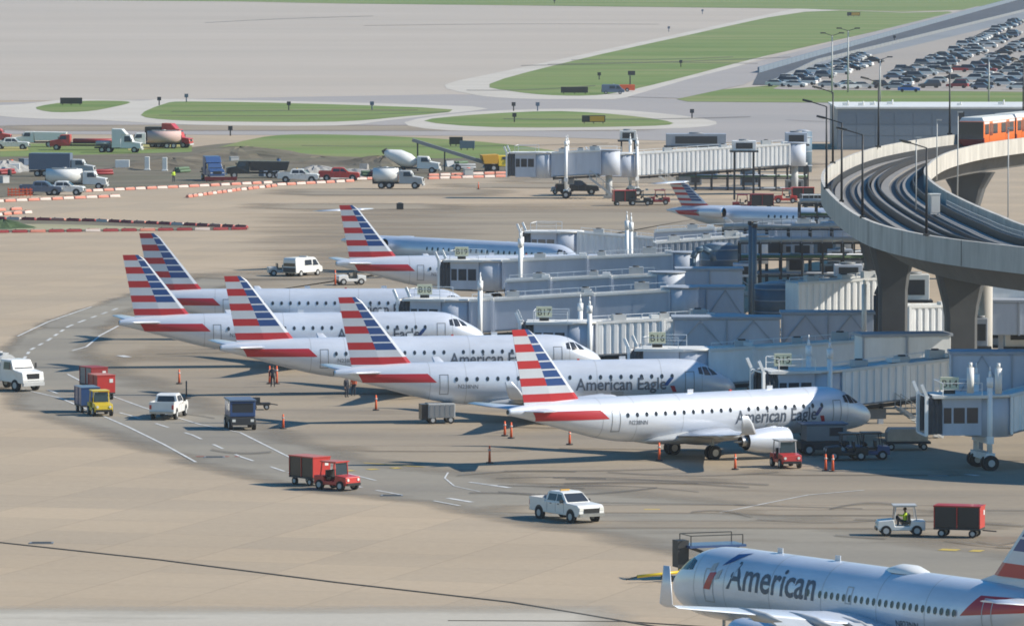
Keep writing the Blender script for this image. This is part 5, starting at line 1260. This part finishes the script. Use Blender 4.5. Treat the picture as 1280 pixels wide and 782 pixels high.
truck('red semi truck with dark sleeper at the end of the upper row', G(213,185), R(-14), 'redv', 'box', 'black', 7.5, sleeper=True, cabh=3.0)
truck('white tipper truck in the upper row behind the white pickup', G(47,184), R(178), 'whitep', 'dump', 'whitep', 8)
pickup('white pickup truck at the left edge of the upper row', G(14,187), R(-3), 'whitep', beacon=False, group='pickup trucks by the construction area')
truck('red truck cut by the left edge of the upper row', G(-14,180), R(-3), 'redv', 'box', 'redv', 8)
person('worker in a yellow vest standing behind the barriers', G(217,228), R(-60), 'hiviz')
person('worker in dark clothes standing under the third jet tail', G(341,484), R(-90), 'pants')
person('worker in dark clothes walking under the second jet tail', G(433,497), R(-40), 'pants')
person('worker in an orange vest beside the second jet tail', G(442,495), R(-120), 'sorange')
r_ = empty('conveyor', G(598,214), R(180), 'long grey inclined conveyor beside the cement mixer truck', 'conveyor')
mb = MB(); mb.bar((-2,0,.9),(9.8,0,4.6),1.1,h=.5); mb.build('belt_frame', M['grey'], r_); mb = MB(); mb.bar((5,0,2.9),(5,-.2,0),.2); mb.bar((9.0,0,4.2),(9.0,0,0),.22); mb.box((-2,0,.5),(2.2,1.6,1.0)); mb.build('support', M['dark'], r_); wheels(r_, (3.0,), .7, .45)
truck('yellow wheel loader left of the far bridge cab', G(629,214), R(10), 'yellow', 'dump', 'amber', 5.2, 'wheel_loader', cabh=2.3, cat='loader')
# gravel heap, dirt mounds
def mound(label, px, py, rx, ry, h, m, seed=0, name='gravel_heap'):
    q = P(px, py, .04); rnd = random.Random(seed); mb = MB(); n = 28; rings = []
    for j in range(8):
        u = j/7; ring = []
        for i in range(n):
            t = 2*pi*i/n; k = 1+.22*sin(3*t+seed)+.12*sin(7*t+seed*2)+rnd.uniform(-.06,.06); z = h*(cos(u*pi/2)**1.3)*(1+rnd.uniform(-.12,.12)) if j < 7 else 0
            ring.append(Vector((q.x+rx*u*k*cos(t), q.y+ry*u*k*sin(t), z+.03)))
        rings.append(ring)
    mb.loft(rings, smooth=False, caps=False); o = mb.build(name, m if not isinstance(m,str) else M[m]); return tag(o, label, 'heap')
mound('pale gravel heap behind the white pickup at the barriers', 397,222, 5.5,6, 1.7, 'gravel', 1)
mound('low grey gravel heap right of the red pickup', 442,218, 5,5, .8, 'gravel', 5)
mound('long dark dirt mound in the middle of the construction ground', 215,208, 12,14, 1.2, M['dirt'], 2, 'dirt_mound')
mound('grassy dirt mound below the red semi truck', 300,196, 14,18, 1.5, M['dirt'], 3, 'dirt_mound')
mound('dark dirt mound behind the black tipper truck', 400,203, 17,14, .9, M['dirt'], 4, 'dirt_mound')
mound('dirt mound left of the cement mixer truck', 478,206, 8,12, 1.3, M['dirt'], 6, 'dirt_mound')
mound('rubble heap at the left edge below the lorries', 8,214, 4,7, 1.6, 'gravel', 7, 'rubble_heap')
mound('small green planted mound at the left end of the barrier island', 4,284, 3.5,6, .9, 'dgreen', 8, 'planted_mound')
for (x,y,d,lab) in ((153,212,(2.1,1,1.4),'wide white concrete block on the dirt'),(184,213,(.7,1,2.0),'left of two upright white concrete blocks'),(206,214,(.7,1,2.0),'right of two upright white concrete blocks'),(18,215,(1.6,1,1.2),'white block in the rubble at the left edge')):
    q = G(x,y); mb = MB(); mb.box((0,0,d[2]/2), d); mb.box((0,0,.08),(d[0]+.2,d[1]+.2,.16)); o = mb.build('concrete_block', M['whitep'], bevel=.04); o.location = q; tag(o, lab, 'block', 'white blocks on the construction ground')
q = G(276,228); mb = MB(); mb.box((0,0,.5),(4.6,.2,.5)); mb.bar((-2,0,0),(-2,0,.8),.1); mb.bar((2,0,0),(2,0,.8),.1); o = mb.build('red_board', M['darkred']); o.location = q; tag(o,'dark red board on legs before the blue semi truck','board')
q = G(25,246); mb = MB()
for k in range(7): mb.bar((-1.6+.5*k,0,0),(-1.6+.5*k,0,1.2),.1); 
for z in (.25,.6,.95): mb.box((0,0,z),(3.4,.06,.2))
o = mb.build('orange_fence', M['sorange']); o.location = q; tag(o,'orange mesh fence panel below the blue grey pickup','fence')

rd = random.Random(5)
sheet('dirt_strip', smoothpoly([(-30,275),(60,275),(180,279),(302,285),(290,287),(150,288),(-30,289)],2), M['dirt'], .04)
sheet('dirt_strip', smoothpoly([(-30,281),(60,280),(160,283),(220,286),(120,287),(-30,287)],2), M['pale_t'], .055)
sheet('verge', [(160,184),(185,180),(238,178),(240,182),(190,186),(160,188)], mat('yellowed_grass', (.36,.32,.09), .9, var=.3, scale=.3), .09)
sheet('verge', [(-20,184),(34,183),(36,188),(-20,190)], MATS['yellowed_grass'], .09)
for k in range(34):
    x = rd.choice([rd.uniform(110,240), rd.uniform(280,350), rd.uniform(450,480), rd.uniform(540,625), rd.uniform(0,40)]); y = rd.uniform(203,222) if x > 60 else rd.uniform(206,230)
    q = G(x,y); kind = k % 4; mb = MB()
    if kind == 0: mb.box((0,0,.45),(1.3,.9,.9)); mb.box((0,0,.95),(1.4,1,.1)); m_, nm, tx = rd.choice(['lgrey','slate','beige']), 'crate', 'crate'
    elif kind == 1: mb.cyl((0,0,0),(0,0,.9),.3,n=14); mb.cyl((0,0,.9),(0,0,.95),.26,n=14); m_, nm, tx = rd.choice(['sorange','bluev','dark']), 'barrel', 'barrel'
    elif kind == 2:
        for a_, c_ in ((-.45,.25),(.0,.25),(.45,.25),(-.22,.63),(.22,.63)): mb.cyl((-1.6,a_,c_),(1.6,a_,c_),.21,n=10)
        m_, nm, tx = rd.choice(['lgrey','darkred','green']), 'pipe_stack', 'stack of pipes'
    else: mb.prism([(-.9,0),(.9,0),(.6,.7),(-.4,.9)], -.6, .6); m_, nm, tx = rd.choice(['dark','gravel','lgrey']), 'rubble_block', 'rubble block'
    o = mb.build(nm, M[m_], bevel=.02); o.location = q; o.rotation_euler = (0,0,rd.uniform(0,3))
    side = 'at the left edge of' if x < 60 else 'left of the blue semi truck on' if x < 245 else 'behind the black tipper truck on' if x < 360 else 'left of the cement mixer on' if x < 500 else 'under the conveyor on'
    cn = {'lgrey':'pale grey','slate':'slate','beige':'beige','sorange':'orange','bluev':'blue','dark':'dark','darkred':'dull red','green':'dull green','gravel':'grey'}[m_]
    tag(o, '%s %s %s the construction ground' % (cn, tx, side), nm.replace('_',' '), '%s %s %s the construction ground' % (cn, tx, side))
# low barriers, each segment its own thing
def barrier_mesh(m1, m2):
    mb = MB(); mb.prism([(-.95,0),(.95,0),(.95,.15),(.9,.33),(-.9,.33),(-.95,.15)], -.22, .22, m1, wtop=lambda z: 1 if z < .25 else .55); mb.box((0,0,.34),(1.5,.2,.05),m2); mb.box((-.5,0,.38),(.1,.1,.12),M['dark'])
    o = mb.build('low_barrier', m1); return o
b_w = barrier_mesh(M['barw'], M['baro']); b_o = barrier_mesh(M['baro'], M['barw'])
tag(b_w, 'white low plastic barrier segment in the barrier rows around the construction area', 'barrier', 'white low barriers'); tag(b_o, 'orange red low plastic barrier segment in the barrier rows around the construction area', 'barrier', 'orange low barriers')
b_d = barrier_mesh(M['darkred'], M['dark']); tag(b_d, 'dull red low barrier', 'barrier', 'red low barriers')
first = {0: True, 1: True, 2: True}; nb = 0
ROWN = 0
ROWS = ['in the leftmost row below the orange fence','in the row below the leftmost one','in the row behind the pickups and tanker truck','in the slanting row below the blue semi truck','in the row below the white and red pickups','in the short row left of the white boxy truck','in the back row below the conveyor','in the front row below the conveyor','in the short row at the left edge','on the upper side of the long barrier island','on the lower side of the long barrier island']
def barrier_row(pts, pat=(0,1), gap=1.95, where=''):
    global nb, ROWN
    ROWN += 1
    ps = [P(x,y,.04) for x,y in pts]
    for a, b in zip(ps[:-1], ps[1:]):
        L = (b-a).length; n = max(1, int(L/gap)); an = atan2(b.y-a.y, b.x-a.x)
        for i in range(n):
            k = pat[nb % len(pat)]; nb += 1; src = (b_w, b_o, b_d)[k]
            if first[k]: o = src; first[k] = False
            else: o = src.copy(); COL.objects.link(o)
            o['label'] = ('white','orange red','dull red')[k]+' low barrier segment '+ROWS[ROWN-1]; o['group'] = ('white','orange','dull red')[k]+' low barriers '+ROWS[ROWN-1]
            o.location = a.lerp(b, (i+.5)/n)+Vector((random.uniform(-.05,.05),random.uniform(-.1,.1),0)); o.rotation_euler = (0,0,an+random.uniform(-.06,.06))
barrier_row([(-10,253),(150,246)]); barrier_row([(-10,270),(40,266)], (1,1,0)); barrier_row([(101,240),(235,234),(340,229)]); barrier_row([(234,247),(300,238),(345,233)], (1,1,0))
barrier_row([(345,232),(443,227)]); barrier_row([(445,225),(470,224)]); barrier_row([(535,224),(632,221)], (1,0)); barrier_row([(535,220),(632,217)], (1,1,0)); barrier_row([(-10,264),(30,262)],(1,))
barrier_row([(-10,274),(120,277),(310,285)], (2,2,1,2,2,0), 2.1); barrier_row([(-10,291),(150,289),(310,287)], (2,1,2,2,0,2), 2.1)
line('kerb_line', [(-10,273),(120,276),(308,284)], .5, M['hwy'], .045); line('kerb_line', [(-10,290),(150,288),(308,286)], .4, M['hwy'], .045)

# orange delineator posts
def deline(label, px, py, h=1.15, m='sorange'):
    r_ = empty('delineator', G(px,py), 0, label, 'post', 'orange marker posts on the apron'); mb = MB(); mb.cyl((0,0,.06),(0,0,h),.10,r2=.06,n=10); mb.build('post', M[m], r_); mb = MB(); mb.cyl((0,0,0),(0,0,.08),.26,n=12); mb.build('base', M['dark'], r_)
    mb = MB(); mb.cyl((0,0,h*.7),(0,0,h*.8),.105,n=10); mb.build('reflector', M['barw'], r_)
for (x,y,h,lab) in ((224,480,1.2,'orange marker post left of the third jet tail'),(354,536,1.1,'orange marker post right of the dark blue van'),(470,513,1.2,'orange marker post under the second jet tail'),(631,545,1.1,'left of two orange marker posts behind the nearest tail cone'),(639,548,1.2,'right of two orange marker posts behind the nearest tail cone'),
    (612,579,1.25,'orange marker post standing in the long wing shadow'),(712,556,1.1,'orange marker post under the red tail flash of the nearest jet'),(824,576,1.3,'orange marker post beside the main wheels of the nearest jet'),(919,587,1.1,'orange marker post left of the green and red tug'),(1032,589,1.2,'left of two orange marker posts before the black tractor'),(1041,590,1.2,'right of two orange marker posts before the black tractor'),
    (337,480,1.5,'left orange marker post at the feet of the worker'),(346,480,1.5,'right orange marker post at the feet of the worker'),(419,357,1.6,'red stand post by the small white ground vehicle'),(598,237,1.0,'tiny post on the far apron left of the bridge cab')): deline(lab, x, y, h)
r_ = empty('black_post', G(233,498), 0, 'thin black post behind the white pickup truck', 'post'); mb = MB(); mb.cyl((0,0,0),(0,0,1.4),.06,n=8); mb.build('post', M['dark'], r_); mb=MB(); mb.cyl((0,0,0),(0,0,.1),.35,n=12); mb.build('base', M['dark'], r_)
r_ = empty('wheel_chock', G(500,262), 0, 'small dark box on the empty far apron', 'box'); mb = MB(); mb.box((0,0,.4),(.9,.7,.8)); mb.build('box', M['dark'], r_); mb=MB(); mb.box((0,0,.85),(.5,.4,.1)); mb.build('lid', M['grey'], r_)

# taxiway signs and lights
def tsign(label, px, py, L, m, m2=None, txt=None):
    r_ = empty('taxiway_sign', G(px,py), 0, label, 'sign'); mb = MB(); mb.box((0,0,.9),(L,.35,1.2)); mb.build('panel', M[m], r_, bevel=.03)
    if m2: mb = MB(); mb.box((L*.15,-.19,.9),(L*.62,.03,.95)); mb.build('sign_face', M[m2], r_)
    mb = MB()
    for x in (-L*.4,0,L*.4): mb.box((x,0,.15),(.15,.15,.3))
    mb.build('leg', M['dark'], r_)
tsign('long black sign on the grass island at upper left', 89,132, 4.3,'black'); tsign('long black sign on the big grass island', 718,118, 5.6,'black'); tsign('amber and black sign on the lower grass island', 742,155, 4.2,'black','amber')
tsign('small brown sign on the far grass near the dark road', 1067,21, 4.5,'dark','amber'); tsign('small black sign in front of the grass by the red semi', 570,183, 2.2,'black'); tsign('dark board behind the conveyor', 584,188, 2.4,'slate')
for k,(x,y) in enumerate([(233,128),(199,132),(361,138),(465,138),(642,139),(643,153),(672,139),(851,84),(749,100),(878,18),(693,5),(288,170),(836,40),(1118,52),(865,148)]):
    q = G(x,y); mb = MB(); mb.cyl((0,0,0),(0,0,1.1),.12,n=8); mb.box((0,0,1.3),(.75,.5,.7)); o = mb.build('taxiway_light', M['dark' if k % 3 else 'slate']); o.location = q; tag(o,'small dark taxiway light standing by the grass islands','light','taxiway lights by the grass')
van('tiny dark blue maintenance van on the grass edge beside the orange trailer', G(766,118), R(0), 'slate')
r_ = empty('sign_trailer', G(784,115), 0, 'orange trailer with raised board beside the maintenance van', 'trailer'); mb = MB(); mb.box((0,0,.9),(3.2,1.4,1.2)); mb.build('body', M['sorange'], r_); mb = MB(); mb.bar((.6,0,1.5),(.6,0,3.4),.25); mb.box((.9,0,3.9),(1.5,.3,.9)); mb.build('raised_board', M['dark'], r_); wheels(r_,(0,),.7,.4)
# tall light masts at the car park
for (x,yb,yt,lab) in ((1040,118,45,'left of two tall light masts by the car park'),(1060,116,39,'right of two tall light masts by the car park'),(1100,128,75,'slim light mast at the near edge of the car park'),(1236,128,70,'slim light mast before the rightmost parked cars')):
    q = G(x,yb); h = (yb-yt)/(F/q.y); r_ = empty('light_mast', q, 0, lab, 'light mast', 'tall light masts at the car park'); mb = MB(); mb.cyl((0,0,0),(0,0,h),.2,r2=.12,n=8); mb.build('pole', M['postg'], r_)
    for s in (-1,1): mb = MB(); mb.bar((0,0,h),(s*1.6,0,h+.5),.12); mb.box((s*1.9,0,h+.55),(1.1,.5,.25)); mb.build('lamp_head', M['post'], r_)

# ------------------------------------------------------------ parked cars
def car_mesh(name, m, suv=False):
    mb = MB(); h = 1.72 if suv else 1.45
    mb.prism([(-2.3,.35),(2.3,.32),(2.38,.6),(2.25,.82),(1.2,.98),(-2.2,1.0),(-2.35,.7)], -.9, .9, m)
    mb.prism([(1.15,.97),(.45,h-.04),(-1.2 if not suv else -1.9,h-.03),(-1.9 if not suv else -2.2,.99)], -.84, .84, M['glass'], wtop=tum(.98,h,.78))
    mb.prism([(.42,h-.03),(-1.2 if not suv else -1.88,h-.02),(-1.15 if not suv else -1.8,h+.02),(.35,h+.02)], -.66, .66, m)
    for x in (1.45,-1.4):
        for s in (-1,1): mb.cyl((x,s*.72,.33),(x,s*.91,.33),.33,M['rubber'],n=12)
    for s in (-1,1): mb.box((2.33,s*.65,.66),(.08,.35,.14),M['light_lamp']); mb.box((-2.34,s*.68,.78),(.06,.3,.14),M['darkred'])
    o = mb.build(name, m); me = o.data; bpy.data.objects.remove(o); return me
cols = [('black','black','black_paint',10),('dark blue','slate','slate_blue_paint',9),('grey','grey','',12),('silver','lgrey','',18),('white','whitep','',32),('charcoal','dark','',6),('dark red','darkred','',2)]
pool = []
for (nm, mk, _, wt) in cols:
    for suv in (False, True): pool += [(nm, 'SUV' if suv else 'saloon car', car_mesh('parked_car', M[mk], suv))]*wt
ncar = 0; ZN = 'the left cluster by the dark road'
def park(px, py, rz, pick=None):
    global ncar
    nm, kd, me = pick or random.choice(pool); o = bpy.data.objects.new('parked_car', me); link(o); q = P(px,py,.12); o.location = q; o.rotation_euler = (0,0,rz)
    tag(o, '%s %s parked in %s' % (nm, kd, ZN), 'car', '%s %ss in %s' % (nm, kd, ZN)); ncar += 1; return o
def car_row(a, b, n, rz, jit=.6, skip=.2):
    A, B = P(*a, .12), P(*b, .12)
    for i in range(n):
        if random.random() < skip: continue
        p = A.lerp(B, i/(n-1)) + Vector((random.uniform(-jit,jit), random.uniform(-1,1), 0))
        o = park(0,0,0); o.location = (p.x,p.y,.12); o.rotation_euler = (0,0,rz+random.uniform(-.05,.05)+(pi if random.random()<.3 else 0))
def fan(x0,y0,x1,y1,n,rz,**k): car_row((x0,y0),(x1,y1),n,rz,**k)
fan(972,108,1085,70,17,-.35); fan(998,109,1092,79,13,-.35); fan(985,109,1060,86,8,-.35)
fan(1010,110,1085,108,4,-.1); fan(1060,111,1120,110,4,.1)
ZN = 'the right cluster of the car park'
fan(1105,104,1270,30,24,-.3); fan(1120,112,1275,42,22,-.3,skip=.1); fan(1170,78,1272,28,16,-.3); fan(1178,80,1280,38,15,-.3); fan(1143,97,1190,90,4,-.2)
fan(1165,110,1205,108,3,.1); fan(1175,104,1200,98,3,-.2); fan(1200,110,1290,60,16,-.3,skip=.15); fan(1225,112,1290,75,11,-.3); fan(1245,112,1290,92,6,-.3); fan(1270,112,1300,98,4,-.2); fan(1215,90,1290,48,12,-.3); fan(1130,90,1185,84,4,-.1)
bme = car_mesh('parked_car', M['brightblue'], False); rme = car_mesh('parked_car', M['redv'], False)
o = park(1136,115,-.05,('bright blue','saloon car',bme)); o['label'] = 'bright blue car at the near edge of the car park'; o['group'] = 'coloured cars in the car park'
o = park(1198,90,-.05,('red','saloon car',rme)); o['label'] = 'bright red car among the dark cars in the middle of the car park'; o['group'] = 'coloured cars in the car park'
# low concrete wall along the highway
def lowwall(name, pts, h, m, label, t=.4):
    ps = [P(x,y,.12) for x,y in pts]; r_ = empty(name, ps[0], 0, label, 'wall')
    for a, b in zip(ps[:-1], ps[1:]):
        n = max(1, int((b-a).length/12))
        for i in range(n):
            p, q = a.lerp(b, i/n)-ps[0], a.lerp(b, (i+.97)/n)-ps[0]; mb = MB(); mb.bar(p+Vector((0,0,h/2)), q+Vector((0,0,h/2)), t, h=h); mb.build('wall_panel', M[m], r_)
lowwall('road_wall', [(948,91),(1010,73),(1100,48),(1290,-5)], 1.3, 'facade', 'long grey wall along the far side of the dark road')
lowwall('road_barrier', [(965,105),(1021,78),(1100,59),(1290,12)], .8, 'grey', 'low concrete barrier between the two roadways', .3)

# ------------------------------------------------------------ haze
hz = MB(); hz.box((0, 2900, 23.5), (3400, 6600, 51)); hb = hz.build('haze', None, kind='stuff')
hm = bpy.data.materials.new('haze_air'); hm.use_nodes = True; n = hm.node_tree.nodes; n.remove(n['Principled BSDF'])
pv = n.new('ShaderNodeVolumePrincipled'); pv.inputs['Color'].default_value = (.86,.91,1,1); pv.inputs['Density'].default_value = .00006; pv.inputs['Anisotropy'].default_value = .2
hm.node_tree.links.new(pv.outputs[0], n['Material Output'].inputs['Volume']); hb.data.materials.clear(); hb.data.materials.append(hm)
